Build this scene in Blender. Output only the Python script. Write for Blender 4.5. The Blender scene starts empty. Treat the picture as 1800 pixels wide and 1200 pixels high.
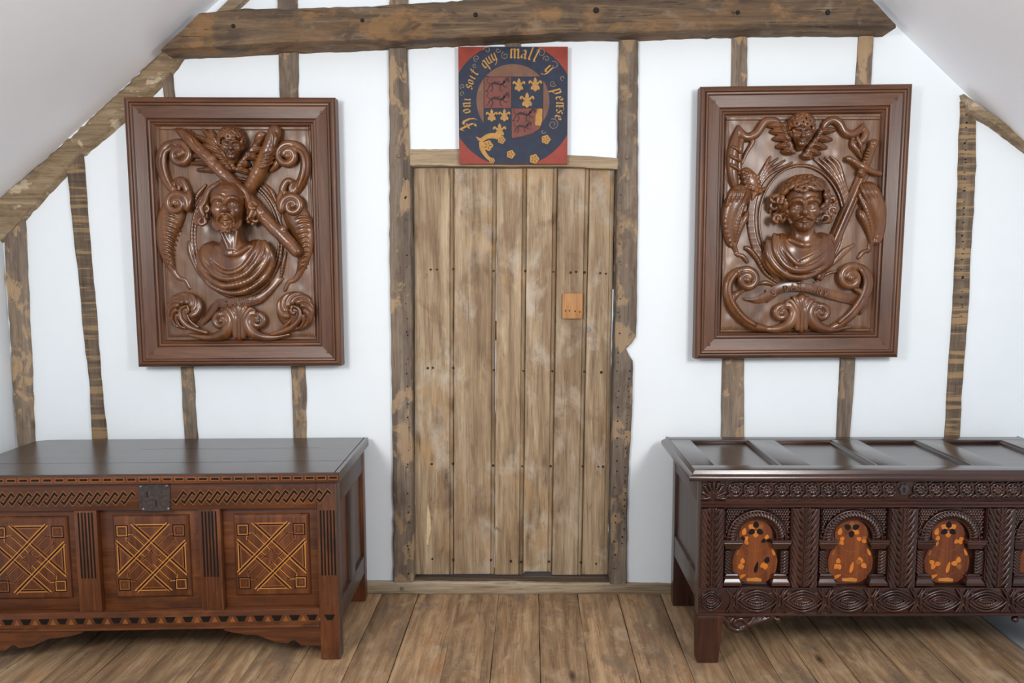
import bpy, bmesh, math, random
import numpy as np
from mathutils import Vector, Matrix

# ---------------------------------------------------------------- camera, world, lights, exposure
SC = bpy.context.scene
COL = SC.collection
F, CX, CY, D, PITCH = 1272.0, 935.0, 600.0, 3.25, math.radians(5.5)
HC = D * math.tan(math.atan((1041 - 600) / F) + PITCH)
cam = bpy.data.cameras.new('camera'); cam_o = bpy.data.objects.new('camera', cam); COL.objects.link(cam_o)
cam.sensor_width = 36.0; cam.lens = F / 1800 * 36; cam.shift_x = (900 - CX) / 1800; cam.clip_start = 0.05
cam_o.location = (0, -D, HC); cam_o.rotation_euler = (math.pi / 2 - PITCH, 0, 0)
SC.camera = cam_o
W = bpy.data.worlds.new('world'); SC.world = W; W.use_nodes = True
W.node_tree.nodes['Background'].inputs[0].default_value = (0.80, 0.90, 1.0, 1)
W.node_tree.nodes['Background'].inputs[1].default_value = 0.72
def area(name, loc, target, sx, sy, power, col):
    l = bpy.data.lights.new(name, 'AREA'); l.shape = 'RECTANGLE'; l.size = sx; l.size_y = sy; l.energy = power; l.color = col
    o = bpy.data.objects.new(name, l); COL.objects.link(o); o.location = loc
    o.rotation_euler = (Vector(target) - Vector(loc)).to_track_quat('-Z', 'Y').to_euler()
    return o
area('window_light_west', (-1.55, -2.9, 2.05), (-0.55, 0, 1.2), 0.55, 0.7, 36, (1.0, 0.985, 0.965))
area('window_light_east', (1.55, -2.9, 2.1), (0.60, 0, 1.2), 0.55, 0.7, 40, (1.0, 0.985, 0.965))
SC.view_settings.view_transform = 'Standard'; SC.view_settings.look = 'None'
SC.view_settings.exposure = 0.14; SC.view_settings.gamma = 1.0; SC.view_settings.use_curve_mapping = False

# ---------------------------------------------------------------- measuring helpers (pixel -> point at a known depth)
CPOS = np.array([0, -D, HC])
def ray(x, y):
    u = (x - CX) / F; v = -(y - CY) / F
    return np.array([u, math.cos(PITCH) + v * math.sin(PITCH), -math.sin(PITCH) + v * math.cos(PITCH)])
def atY(x, y, Y=0.0):
    r = ray(x, y); return CPOS + r * ((Y + D) / r[1])
RNG = random.Random(7)

# ---------------------------------------------------------------- object helpers
def tag(o, label=None, cat=None, group=None, kind=None):
    if label: o['label'] = label
    if cat: o['category'] = cat
    if group: o['group'] = group
    if kind: o['kind'] = kind
    return o
def empty(name, loc=(0, 0, 0), rz=0):
    o = bpy.data.objects.new(name, None); COL.objects.link(o); o.location = loc; o.rotation_euler = (0, 0, rz); o.empty_display_size = .1
    return o
def link(name, me, mat, parent=None, loc=None):
    o = bpy.data.objects.new(name, me); COL.objects.link(o)
    if mat is not None and not me.materials: me.materials.append(mat)
    if parent is not None: o.parent = parent
    if loc is not None: o.location = loc
    return o
def mesh_from(v, f, ang=40):
    me = bpy.data.meshes.new('m'); me.from_pydata([tuple(map(float, p)) for p in v], [], f); me.update()
    me.shade_smooth()
    if ang < 180: me.set_sharp_from_angle(angle=math.radians(ang))
    return me
class MB:
    def __init__(s): s.v = []; s.f = []
    def add(s, v, f):
        n = len(s.v); s.v += [tuple(p) for p in v]; s.f += [tuple(i + n for i in q) for q in f]; return s
    def box(s, x0, x1, y0, y1, z0, z1, b=0.0):
        if b <= 0:
            v = [(x, y, z) for x in (x0, x1) for y in (y0, y1) for z in (z0, z1)]
            return s.add(v, [(0, 1, 3, 2), (4, 6, 7, 5), (0, 4, 5, 1), (2, 3, 7, 6), (0, 2, 6, 4), (1, 5, 7, 3)])
        bm = bmesh.new(); bmesh.ops.create_cube(bm, size=1)
        for q in bm.verts: q.co = ((x0 + x1) / 2 + q.co.x * (x1 - x0), (y0 + y1) / 2 + q.co.y * (y1 - y0), (z0 + z1) / 2 + q.co.z * (z1 - z0))
        bmesh.ops.bevel(bm, geom=bm.edges[:], offset=b, segments=2, profile=.6, affect='EDGES')
        bm.verts.index_update()
        s.add([q.co[:] for q in bm.verts], [[q.index for q in f.verts] for f in bm.faces]); bm.free(); return s
    def prism(s, poly, y0, y1):          # poly of (x, z), any simple outline
        n = len(poly)
        s.add([(x, y0, z) for x, z in poly] + [(x, y1, z) for x, z in poly],
              [tuple(range(n)), tuple(range(2 * n - 1, n - 1, -1))] + [(i, i + n, (i + 1) % n + n, (i + 1) % n) for i in range(n)])
        return s
    def rings(s, R, close=True, caps=True):   # list of rings with equal counts
        n = len(R[0]); b = len(s.v)
        for r in R: s.v += [tuple(p) for p in r]
        for i in range(len(R) - 1):
            for j in range(n if close else n - 1):
                k = (j + 1) % n
                s.f.append((b + i * n + j, b + i * n + k, b + (i + 1) * n + k, b + (i + 1) * n + j))
        if caps and close:
            s.f.append(tuple(b + j for j in range(n - 1, -1, -1))); s.f.append(tuple(b + (len(R) - 1) * n + j for j in range(n)))
        return s
    def lathe_y(s, c, prof, n=16):      # profile (radius, y) about the y axis through c=(x,z)
        R = [[(c[0] + r * math.cos(2 * math.pi * j / n), y, c[1] + r * math.sin(2 * math.pi * j / n)) for j in range(n)] for r, y in prof]
        return s.rings(R)
    def strip(s, path, w, y):           # flat ribbon in the xz plane; w a number or list
        P = [Vector(p) for p in path]; n = len(P); L = []; Rr = []
        for i, p in enumerate(P):
            t = (P[min(i + 1, n - 1)] - P[max(i - 1, 0)])
            t = t.normalized() if t.length > 1e-9 else Vector((1, 0))
            q = Vector((-t.y, t.x)); ww = (w[i] if isinstance(w, (list, tuple)) else w) / 2
            L.append((p + q * ww)); Rr.append((p - q * ww))
        b = len(s.v); s.v += [(q.x, y, q.y) for q in L] + [(q.x, y, q.y) for q in Rr]
        for i in range(n - 1): s.f.append((b + i, b + i + 1, b + n + i + 1, b + n + i))
        return s
    def mesh(s, ang=40):
        me = mesh_from(s.v, s.f, 180)
        bm = bmesh.new(); bm.from_mesh(me); bmesh.ops.recalc_face_normals(bm, faces=bm.faces[:]); bm.to_mesh(me); bm.free()
        me.shade_smooth()
        if ang < 180: me.set_sharp_from_angle(angle=math.radians(ang))
        return me
    def build(s, name, mat, parent=None, ang=40, loc=None):
        return link(name, s.mesh(ang), mat, parent, loc)
def catmull(P, m=6):
    P = [np.array(p, float) for p in P]
    if len(P) < 3: return [P[0] + (P[-1] - P[0]) * t / m for t in range(m + 1)]
    Q = [2 * P[0] - P[1]] + P + [2 * P[-1] - P[-2]]; out = []
    for i in range(1, len(Q) - 2):
        a, b, c, d = Q[i - 1], Q[i], Q[i + 1], Q[i + 2]
        for j in range(m):
            t = j / m
            out.append(.5 * ((2 * b) + (c - a) * t + (2 * a - 5 * b + 4 * c - d) * t * t + (3 * b - a - 3 * c + d) * t ** 3))
    out.append(P[-1]); return out
def resample(P, n):
    P = [np.array(p, float) for p in P]; d = [0]
    for a, b in zip(P, P[1:]): d.append(d[-1] + np.linalg.norm(b - a))
    out = []
    for i in range(n):
        t = d[-1] * i / (n - 1); k = max(j for j in range(len(P) - 1) if d[j] <= t + 1e-9)
        u = 0 if d[k + 1] == d[k] else (t - d[k]) / (d[k + 1] - d[k]); out.append(P[k] + (P[k + 1] - P[k]) * u)
    return out
def wobble(n, amp, seed, k=5):
    r = np.random.RandomState(seed); a = np.interp(np.linspace(0, 1, n), np.linspace(0, 1, max(k, 2)), r.randn(max(k, 2)))
    return amp * (.75 * a + .4 * r.randn(n))

# ---------------------------------------------------------------- materials
def lin(c):
    return tuple((x / 255 / 12.92 if x / 255 <= .04045 else ((x / 255 + .055) / 1.055) ** 2.4) for x in c) + (1,)
class NT:
    def __init__(s, name):
        s.m = bpy.data.materials.new(name); s.m.use_nodes = True; s.t = s.m.node_tree; s.n = s.t.nodes; s.b = s.n['Principled BSDF']
    def new(s, t, **kw):
        q = s.n.new(t)
        for k, v in kw.items(): setattr(q, k, v)
        return q
    def ln(s, a, b): s.t.links.new(a, b)
    def ramp(s, src, stops):
        r = s.new('ShaderNodeValToRGB'); e = r.color_ramp.elements
        while len(e) > 1: e.remove(e[-1])
        e[0].position = stops[0][0]; e[0].color = stops[0][1]
        for p, c in stops[1:]: q = e.new(p); q.color = c
        s.ln(src, r.inputs[0]); return r.outputs[0]
    def mix(s, a, b, fac, mode='MIX'):
        q = s.new('ShaderNodeMix', data_type='RGBA', blend_type=mode)
        for i, val in ((0, fac), (6, a), (7, b)):
            if isinstance(val, (int, float, tuple)): q.inputs[i].default_value = val
            else: s.ln(val, q.inputs[i])
        return q.outputs[2]
    def coords(s, scale, rand=7.0):
        tc = s.new('ShaderNodeTexCoord'); oi = s.new('ShaderNodeObjectInfo')
        mu = s.new('ShaderNodeVectorMath', operation='MULTIPLY'); mu.inputs[1].default_value = (rand, rand * .7, rand * 1.3)
        cv = s.new('ShaderNodeCombineXYZ')
        for i in range(3): s.ln(oi.outputs['Random'], cv.inputs[i])
        s.ln(cv.outputs[0], mu.inputs[0])
        ad = s.new('ShaderNodeVectorMath', operation='ADD'); s.ln(tc.outputs['Object'], ad.inputs[0]); s.ln(mu.outputs[0], ad.inputs[1])
        s.base = ad.outputs[0]; s.rnd = oi.outputs['Random']
        return s.scaled(scale)
    def scaled(s, scale):
        mp = s.new('ShaderNodeMapping'); s.ln(s.base, mp.inputs[0]); mp.inputs['Scale'].default_value = scale; return mp.outputs[0]
    def noise(s, vec, scale=1, detail=5, rough=.6, dist=0):
        q = s.new('ShaderNodeTexNoise'); s.ln(vec, q.inputs['Vector'])
        q.inputs['Scale'].default_value = scale; q.inputs['Detail'].default_value = detail; q.inputs['Roughness'].default_value = rough; q.inputs['Distortion'].default_value = dist
        return q.outputs['Fac']
def axis_scale(axis, along, across):
    return tuple(along if a == axis else across for a in 'XYZ')
def wood(name, dark, mid, light, axis='Z', rough=(.5, .7), bump=.25, ring=6, fibre=55, blotch=None, blotch_amt=.5, lath=None, var=.15, coat=0, rings=None, spec=.5, cracks=0, ringamt=.6, stains=(), knots=0, specks=0):
    n = NT(name); n.coords((1, 1, 1))
    a = n.noise(n.scaled(axis_scale(axis, ring * .17, ring * 2.2)), 1, 6, .65, .8)
    col = n.ramp(a, [(.28, lin(dark)), (.5, lin(mid)), (.74, lin(light))])
    fb = n.noise(n.scaled(axis_scale(axis, fibre * .08, fibre * 2.6)), 1, 4, .75, .2)
    fm = n.ramp(fb, [(.3, (.45, .42, .4, 1)), (.5, (.9, .9, .9, 1)), (.75, (1.15, 1.13, 1.1, 1))])
    col = n.mix(col, fm, .75, 'MULTIPLY')
    if rings:
        w = n.new('ShaderNodeTexWave', wave_type='RINGS'); w.rings_direction = axis
        mp = n.scaled(axis_scale(axis, .35, 1.0)); n.ln(mp, w.inputs['Vector'])
        w.inputs['Scale'].default_value = rings; w.inputs['Distortion'].default_value = 5; w.inputs['Detail'].default_value = 3; w.inputs['Detail Scale'].default_value = 1.6
        col = n.mix(col, n.ramp(w.outputs['Fac'], [(0, (.62, .56, .5, 1)), (.5, (1, 1, 1, 1)), (1, (1.08, 1.06, 1.02, 1))]), ringamt, 'MULTIPLY')
    if blotch:
        bl = n.noise(n.scaled(axis_scale(axis, 1.3, 4.5)), 1, 4, .6, .5)
        f = n.ramp(bl, [(.5, (0, 0, 0, 1)), (.68, (blotch_amt,) * 3 + (1,))])
        col = n.mix(col, lin(blotch), f)
    for k_, (c_, sc_, lo_, hi_, am_) in enumerate(stains):        # irregular stains and bleached patches
        q = n.noise(n.scaled(tuple(v * (1 + .13 * k_) for v in axis_scale(axis, sc_ * .6, sc_))), 1, 6, .62, .4)
        col = n.mix(col, lin(c_), n.ramp(q, [(lo_, (0, 0, 0, 1)), (hi_, (am_,) * 3 + (1,))]))
    if knots:
        vo = n.new('ShaderNodeTexVoronoi'); n.ln(n.scaled(axis_scale(axis, 3.2, 8)), vo.inputs['Vector']); vo.inputs['Scale'].default_value = 1
        f1 = n.ramp(vo.outputs['Distance'], [(.05, (1, 1, 1, 1)), (.09, (.55, .55, .55, 1)), (.15, (0, 0, 0, 1))]); f2 = n.ramp(vo.outputs['Color'], [(.52, (0, 0, 0, 1)), (.56, (knots,) * 3 + (1,))])
        mu = n.mix(f1, f2, 1.0, 'MULTIPLY'); col = n.mix(col, lin((66, 46, 34)), mu)
    if specks:
        q = n.noise(n.scaled((150, 150, 150)), 1, 2, .5); col = n.mix(col, lin((222, 208, 186)), n.ramp(q, [(.70, (0, 0, 0, 1)), (.74, (specks,) * 3 + (1,))]))
    if cracks:
        ck = n.noise(n.scaled(axis_scale(axis, 4.5, 95)), 1, 3, .6, .1)
        f = n.ramp(ck, [(.30, (cracks,) * 3 + (1,)), (.37, (0, 0, 0, 1))]); col = n.mix(col, lin((44, 34, 26)), f)
        kn = n.noise(n.scaled(axis_scale(axis, 7, 16)), 1, 3, .6, .6)
        f = n.ramp(kn, [(.27, (cracks * .8,) * 3 + (1,)), (.35, (0, 0, 0, 1))]); col = n.mix(col, lin((58, 44, 32)), f)
    if lath:
        lt = n.noise(n.scaled((2.5, 1, 42)), 1, 3, .6, .2)
        f = n.ramp(lt, [(.52, (0, 0, 0, 1)), (.58, (.6, .6, .6, 1))])
        col = n.mix(col, lin(lath), f)
        f2 = n.ramp(lt, [(.36, (.4, .4, .4, 1)), (.43, (0, 0, 0, 1))])
        col = n.mix(col, lin((48, 40, 34)), f2)
    hv = n.new('ShaderNodeHueSaturation'); n.ln(col, hv.inputs['Color'])
    mr = n.new('ShaderNodeMapRange'); n.ln(n.rnd, mr.inputs[0]); mr.inputs[3].default_value = 1 - var; mr.inputs[4].default_value = 1 + var
    n.ln(mr.outputs[0], hv.inputs['Value'])
    n.ln(hv.outputs[0], n.b.inputs['Base Color'])
    rr = n.new('ShaderNodeMapRange'); n.ln(a, rr.inputs[0]); rr.inputs[3].default_value = rough[0]; rr.inputs[4].default_value = rough[1]
    n.ln(rr.outputs[0], n.b.inputs['Roughness'])
    bp = n.new('ShaderNodeBump'); bp.inputs['Strength'].default_value = bump; bp.inputs['Distance'].default_value = .004
    n.ln(fb, bp.inputs['Height']); n.ln(bp.outputs[0], n.b.inputs['Normal'])
    n.b.inputs['Specular IOR Level'].default_value = spec
    if coat: n.b.inputs['Coat Weight'].default_value = coat; n.b.inputs['Coat Roughness'].default_value = .22
    return n.m
def flat(name, c, rough=.6, noise=.12, scale=30, metal=0, bump=.05, spec=.5):
    n = NT(name); n.b.inputs['Specular IOR Level'].default_value = spec; v = n.coords((scale, scale, scale)); a = n.noise(v, 1, 5, .65)
    k = n.ramp(a, [(.3, (1 - noise,) * 3 + (1,)), (.7, (1 + noise,) * 3 + (1,))])
    n.ln(n.mix(lin(c), k, 1.0, 'MULTIPLY'), n.b.inputs['Base Color']); n.b.inputs['Roughness'].default_value = rough; n.b.inputs['Metallic'].default_value = metal
    bp = n.new('ShaderNodeBump'); bp.inputs['Strength'].default_value = bump; bp.inputs['Distance'].default_value = .003
    n.ln(a, bp.inputs['Height']); n.ln(bp.outputs[0], n.b.inputs['Normal']); return n.m
def plaster(name, c, bump=.12):
    n = NT(name); v = n.coords((1, 1, 1), 0); a = n.noise(v, 3.5, 6, .6); b = n.noise(v, 45, 4, .6)
    n.ln(n.mix(lin(c), n.ramp(a, [(.3, (.975, .975, .98, 1)), (.7, (1, 1, 1, 1))]), 1.0, 'MULTIPLY'), n.b.inputs['Base Color'])
    n.b.inputs['Roughness'].default_value = .9; n.b.inputs['Specular IOR Level'].default_value = .15
    ad = n.new('ShaderNodeMath', operation='MULTIPLY_ADD'); n.ln(b, ad.inputs[0]); ad.inputs[1].default_value = .12; n.ln(a, ad.inputs[2])
    bp = n.new('ShaderNodeBump'); bp.inputs['Strength'].default_value = bump; bp.inputs['Distance'].default_value = .02
    n.ln(ad.outputs[0], bp.inputs['Height']); n.ln(bp.outputs[0], n.b.inputs['Normal']); return n.m
MT = dict(
    plaster=plaster('white_plaster', (233, 239, 243)), ceil=plaster('ceiling_plaster', (246, 247, 251)),
    stud=wood('weathered_oak_stud', (82, 69, 59), (120, 105, 91), (150, 135, 118), 'Z', (.75, .9), .5, 9, 70, (162, 138, 110), .4, cracks=.5, stains=[((178, 148, 112), 11, .53, .57, .6), ((92, 74, 64), 9, .54, .62, .5)]),
    studl=wood('lath_marked_oak_stud', (82, 68, 54), (116, 98, 80), (142, 122, 98), 'Z', (.75, .9), .5, 9, 70, None, .4, (176, 144, 102), cracks=.4),
    beam=wood('old_oak_beam', (64, 50, 38), (106, 86, 66), (146, 120, 92), 'X', (.75, .92), .9, 12, 60, (138, 102, 66), .5, cracks=.9, stains=[((156, 116, 72), 7, .54, .62, .55), ((66, 54, 46), 8, .55, .64, .6), ((140, 124, 106), 10, .58, .66, .5)], knots=.5),
    rafter=wood('pale_oak_rafter', (104, 86, 64), (142, 120, 92), (172, 150, 122), 'X', (.75, .9), .7, 9, 50, (190, 172, 146), .5, cracks=.5, stains=[((206, 190, 164), 14, .58, .62, .6), ((96, 76, 56), 9, .56, .66, .5)]),
    lintel=wood('pale_oak_lintel', (134, 114, 90), (168, 148, 120), (194, 176, 148), 'X', (.7, .9), .4, 8, 60, cracks=.3),
    sill=wood('worn_oak_sill', (120, 100, 78), (166, 148, 122), (200, 186, 164), 'X', (.7, .9), .5, 8, 60, (130, 92, 60), .5, cracks=.4),
    thresh=wood('worn_shaded_threshold', (44, 34, 26), (72, 57, 44), (104, 86, 66), 'X', (.7, .9), .6, 9, 60, cracks=.5),  # worn wood, coloured darker for the deep shade under the door
    door=wood('weathered_oak_door', (112, 90, 68), (168, 144, 114), (198, 180, 152), 'Z', (.6, .8), .5, 7, 85, (118, 88, 60), .6, rings=7, var=.07, cracks=.45, ringamt=.35, stains=[((196, 184, 168), 5, .52, .64, .6), ((104, 74, 48), 6, .56, .70, .65), ((176, 138, 90), 4, .56, .66, .45), ((70, 54, 42), 9, .66, .74, .7)], knots=.5),
    floor=wood('scrubbed_floorboard', (122, 95, 69), (172, 140, 106), (200, 170, 132), 'Y', (.5, .7), .3, 7, 70, (124, 102, 80), .5, rings=9, var=.13, cracks=.35, ringamt=.5, stains=[((112, 94, 78), 7, .52, .64, .65), ((150, 96, 48), 6, .58, .70, .6), ((196, 172, 142), 8, .55, .68, .5)], knots=.9, specks=.7),
    relief=wood('carved_walnut', (74, 40, 17), (106, 62, 29), (134, 86, 45), 'Z', (.26, .38), .08, 7, 60, None, .3, var=.03, coat=.55),
    ground=wood('carved_walnut_ground', (84, 54, 34), (114, 78, 52), (138, 100, 70), 'Z', (.34, .48), .15, 7, 60, None, .3, var=.03, coat=.3),
    frameh=wood('frame_walnut_horizontal', (66, 39, 24), (94, 57, 35), (120, 79, 51), 'X', (.30, .46), .12, 9, 70, var=.05),
    framev=wood('frame_walnut_vertical', (66, 39, 24), (94, 57, 35), (120, 79, 51), 'Z', (.30, .46), .12, 9, 70, var=.05),
    chest=wood('waxed_red_oak', (58, 28, 13), (96, 52, 26), (126, 74, 38), 'X', (.28, .42), .12, 9, 70, (62, 32, 18), .5, var=.06, stains=[((54, 30, 20), 8, .54, .66, .6), ((138, 84, 42), 7, .56, .68, .4)]),
    chestv=wood('waxed_red_oak_upright', (58, 28, 13), (96, 52, 26), (126, 74, 38), 'Z', (.28, .42), .12, 9, 70, (62, 32, 18), .5, var=.06, stains=[((54, 30, 20), 8, .54, .66, .6), ((138, 84, 42), 7, .56, .68, .4)]),
    lid=wood('dark_waxed_lid', (38, 25, 20), (56, 39, 32), (74, 54, 44), 'X', (.2, .3), .08, 9, 70, var=.04, coat=.4),
    lidside=wood('grey_brown_chest_end', (56, 43, 38), (82, 67, 61), (106, 90, 82), 'Z', (.3, .45), .1, 9, 70, var=.05),
    dark=wood('dark_carved_oak', (32, 15, 10), (54, 27, 19), (78, 42, 30), 'X', (.2, .3), .10, 8, 60, var=.06, coat=.35),
    darkv=wood('dark_carved_oak_upright', (32, 15, 10), (54, 27, 19), (78, 42, 30), 'Z', (.2, .3), .10, 8, 60, var=.06, coat=.35),
    legw=wood('worn_brown_leg', (40, 20, 13), (68, 36, 24), (96, 56, 36), 'Z', (.3, .45), .12, 9, 60, (44, 24, 16), .6, var=.05),
    marq=wood('orange_marquetry', (80, 38, 17), (114, 56, 22), (138, 74, 30), 'Z', (.34, .45), .06, 8, 60, (84, 38, 18), .7, var=.06),
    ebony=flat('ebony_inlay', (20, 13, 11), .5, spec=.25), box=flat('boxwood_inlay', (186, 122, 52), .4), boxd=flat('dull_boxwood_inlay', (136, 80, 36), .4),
    amber=flat('amber_inlay', (196, 114, 38), .4), iron=flat('black_iron', (74, 66, 64), .45, .45, 90, .5, .4), nail=flat('rusty_nail', (62, 42, 32), .6, .3, 80, .4, .3),
    patch=wood('new_oak_patch', (150, 100, 54), (178, 124, 72), (196, 146, 92), 'Z', (.5, .65), .2, 9, 70),
    hole=flat('dark_hole', (30, 24, 20), .9), red=flat('red_paint', (140, 55, 41), .65, .2, 24), blue=flat('navy_paint', (25, 34, 56), .6, .35, 26),
    brown=flat('brown_paint', (112, 78, 60), .65, .18, 24), maroon=flat('maroon_paint', (112, 60, 52), .65, .2, 26), gold=flat('gold_paint', (172, 126, 56), .55, .18, 40),
    goldd=flat('dull_gold_paint', (134, 112, 84), .6, .2, 40), ink=flat('dark_brown_paint', (50, 32, 31), .65, .15, 30),
    grey=flat('plain_grey_board', (150, 152, 154), .7, .06, 8), chip=flat('raw_split_wood', (214, 190, 150), .8, .1, 60),
)
# ---------------------------------------------------------------- carving: distance fields turned into one closed skin
class SDF:
    def __init__(s, lo, hi, h=.0025):
        s.h = h; s.lo = np.array(lo, float) - 3 * h; hi = np.array(hi, float) + 3 * h
        s.n = np.ceil((hi - s.lo) / h).astype(int) + 1
        s.ax = [s.lo[i] + h * np.arange(s.n[i]) for i in range(3)]
        s.d = np.full(tuple(s.n), 1.0, np.float32)
    def block(s, lo, hi):
        a = np.clip(np.floor((np.array(lo) - s.lo) / s.h).astype(int) - 3, 0, s.n - 1); b = np.clip(np.ceil((np.array(hi) - s.lo) / s.h).astype(int) + 4, 1, s.n)
        if (b <= a).any(): return None
        sl = tuple(slice(a[i], b[i]) for i in range(3))
        X, Y, Z = np.meshgrid(*[s.ax[i][sl[i]].astype(np.float32) for i in range(3)], indexing='ij', sparse=True)
        return sl, X, Y, Z
    def put(s, sl, d, k, sub=False):
        a = s.d[sl]
        if sub:
            if k <= 0: s.d[sl] = np.maximum(a, -d); return
            h = np.clip(.5 - .5 * (a + d) / k, 0, 1); s.d[sl] = a + (-d - a) * h + k * h * (1 - h)
        else:
            if k <= 0: s.d[sl] = np.minimum(a, d); return
            h = np.clip(.5 + .5 * (a - d) / k, 0, 1); s.d[sl] = a + (d - a) * h - k * h * (1 - h)
    def cap(s, p, q, r1, r2, k=.003, flat=1.0, sub=False):
        p = np.array(p, float); q = np.array(q, float); R = max(r1, r2) + k
        B = s.block(np.minimum(p, q) - R, np.maximum(p, q) + R)
        if B is None: return
        sl, X, Y, Z = B; fy = 1 / flat
        d = q - p; dx, dy, dz = d[0], d[1] * fy, d[2]; L = dx * dx + dy * dy + dz * dz + 1e-12
        x = X - p[0]; y = (Y - p[1]) * fy; z = Z - p[2]
        t = np.clip((x * dx + y * dy + z * dz) / L, 0, 1)
        s.put(sl, np.sqrt((x - t * dx) ** 2 + (y - t * dy) ** 2 + (z - t * dz) ** 2) - (r1 + (r2 - r1) * t), k, sub)
    def curve(s, P, k=.003, m=5, flat=1.0, sub=False):      # P: (x, y, z, r)
        C = catmull(P, m)
        for a, b in zip(C, C[1:]): s.cap(a[:3], b[:3], max(a[3], .0005), max(b[3], .0005), k, flat, sub)
    def ell(s, c, r, k=.003, R=None, sub=False):
        c = np.array(c, float); m = max(r) + k; B = s.block(c - m, c + m)
        if B is None: return
        sl, X, Y, Z = B; x, y, z = X - c[0], Y - c[1], Z - c[2]
        if R is not None:
            x, y, z = (R[0][0] * x + R[1][0] * y + R[2][0] * z), (R[0][1] * x + R[1][1] * y + R[2][1] * z), (R[0][2] * x + R[1][2] * y + R[2][2] * z)
        q = np.sqrt((x / r[0]) ** 2 + (y / r[1]) ** 2 + (z / r[2]) ** 2); g = np.sqrt((x / r[0] ** 2) ** 2 + (y / r[1] ** 2) ** 2 + (z / r[2] ** 2) ** 2) + 1e-9
        s.put(sl, q * (q - 1) / g, k, sub)
    def box(s, lo, hi, rad=.002, k=.002):
        lo = np.array(lo, float); hi = np.array(hi, float); B = s.block(lo - k, hi + k)
        if B is None: return
        sl, X, Y, Z = B; c = (lo + hi) / 2; b = (hi - lo) / 2 - rad
        qx, qy, qz = abs(X - c[0]) - b[0], abs(Y - c[1]) - b[1], abs(Z - c[2]) - b[2]
        s.put(sl, np.sqrt(np.maximum(qx, 0) ** 2 + np.maximum(qy, 0) ** 2 + np.maximum(qz, 0) ** 2) + np.minimum(np.maximum(np.maximum(qx, qy), qz), 0) - rad, k)
    def cut_back(s, y):     # everything behind plane y is removed (flat back)
        Y = s.ax[1][None, :, None]; s.d = np.maximum(s.d, (Y - y).astype(np.float32))
    def mesh(s):
        d = s.d; h = s.h; n = s.n
        d[0], d[-1] = 1, 1; d[:, 0], d[:, -1] = 1, 1; d[:, :, 0], d[:, :, -1] = 1, 1
        ins = d < 0; cn = tuple(n - 1)
        cnt = np.zeros(cn, np.int8)
        for i in (0, 1):
            for j in (0, 1):
                for k in (0, 1): cnt += ins[i:n[0] - 1 + i, j:n[1] - 1 + j, k:n[2] - 1 + k]
        act = (cnt > 0) & (cnt < 8); idx = np.argwhere(act); num = len(idx)
        lookup = np.full(cn, -1, np.int64); lookup[act] = np.arange(num)
        pos = np.zeros((num, 3)); w = np.zeros(num); off = [(i, j, k) for i in (0, 1) for j in (0, 1) for k in (0, 1)]
        for a in range(8):
            for b in range(a + 1, 8):
                da = np.array(off[b]) - np.array(off[a])
                if abs(da).sum() != 1 or da.min() < 0: continue
                va = d[tuple((idx + off[a]).T)]; vb = d[tuple((idx + off[b]).T)]; m = (va < 0) != (vb < 0)
                t = np.where(m, va / np.where(m, va - vb, 1), 0); t = np.clip(t, 0, 1)
                pos += np.where(m[:, None], np.array(off[a]) + t[:, None] * da, 0); w += m
        pos = s.lo + (idx + pos / w[:, None]) * h
        F_ = []
        for ax in range(3):
            u, v = (ax + 1) % 3, (ax + 2) % 3
            sa = [slice(1, -1)] * 3; sb = [slice(1, -1)] * 3; sa[ax] = slice(0, -1); sb[ax] = slice(1, None)
            A = ins[tuple(sa)]; Bv = ins[tuple(sb)]; e = np.argwhere(A != Bv)
            if not len(e): continue
            o = np.ones(3, int); o[ax] = 0; c = e + o
            eu = np.zeros(3, int); eu[u] = 1; ev = np.zeros(3, int); ev[v] = 1
            q = [lookup[tuple((c - eu - ev).T)], lookup[tuple((c - ev).T)], lookup[tuple(c.T)], lookup[tuple((c - eu).T)]]
            Q = np.stack(q, 1); fl = ~A[tuple(e.T)]; Q[fl] = Q[fl][:, ::-1]; F_.append(Q[(Q >= 0).all(1)])
        Q = np.concatenate(F_)
        # one relax step for an even skin
        me = bpy.data.meshes.new('carving'); me.from_pydata(pos.tolist(), [], Q.tolist()); me.update(); me.shade_smooth(); return me
# ---------------------------------------------------------------- setting
def timber(A, B, yf, yb, n=40, amp=.003, seed=1, ch=.006, ends=True):
    """solid timber between two edge lines given in photo pixels, measured at the depth of its front face"""
    a = [atY(*p, yf) for p in A]; b = [atY(*p, yf) for p in B]
    a = resample(a, n); b = resample(b, n); wa = wobble(n, amp, seed, 9); wb = wobble(n, amp, seed + 50, 9)
    wd = [wobble(n, amp * .6, seed + 99 + i, 7) for i in range(5)]; R = []
    for i in range(n):
        d = b[i] - a[i]; L = np.linalg.norm(d); d = d / L; p = a[i] + d * wa[i]; q = b[i] + d * wb[i]
        L = np.linalg.norm(q - p); c = min(ch, L * .2) * (1 + .5 * wd[0][i] / max(amp, 1e-6)); c = max(c, .001)
        ring = [p + np.array([0, yb - yf, 0]), p + np.array([0, c, 0])]
        for j, t in enumerate((c / L, .3, .5, .7, 1 - c / L)): ring.append(p + d * L * t + np.array([0, wd[j][i], 0]))
        ring += [q + np.array([0, c, 0]), q + np.array([0, yb - yf, 0])]
        R.append(ring)
    return MB().rings(R)
def ln(x0, y0, x1, y1): return [(x0, y0), (x1, y1)]

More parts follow.
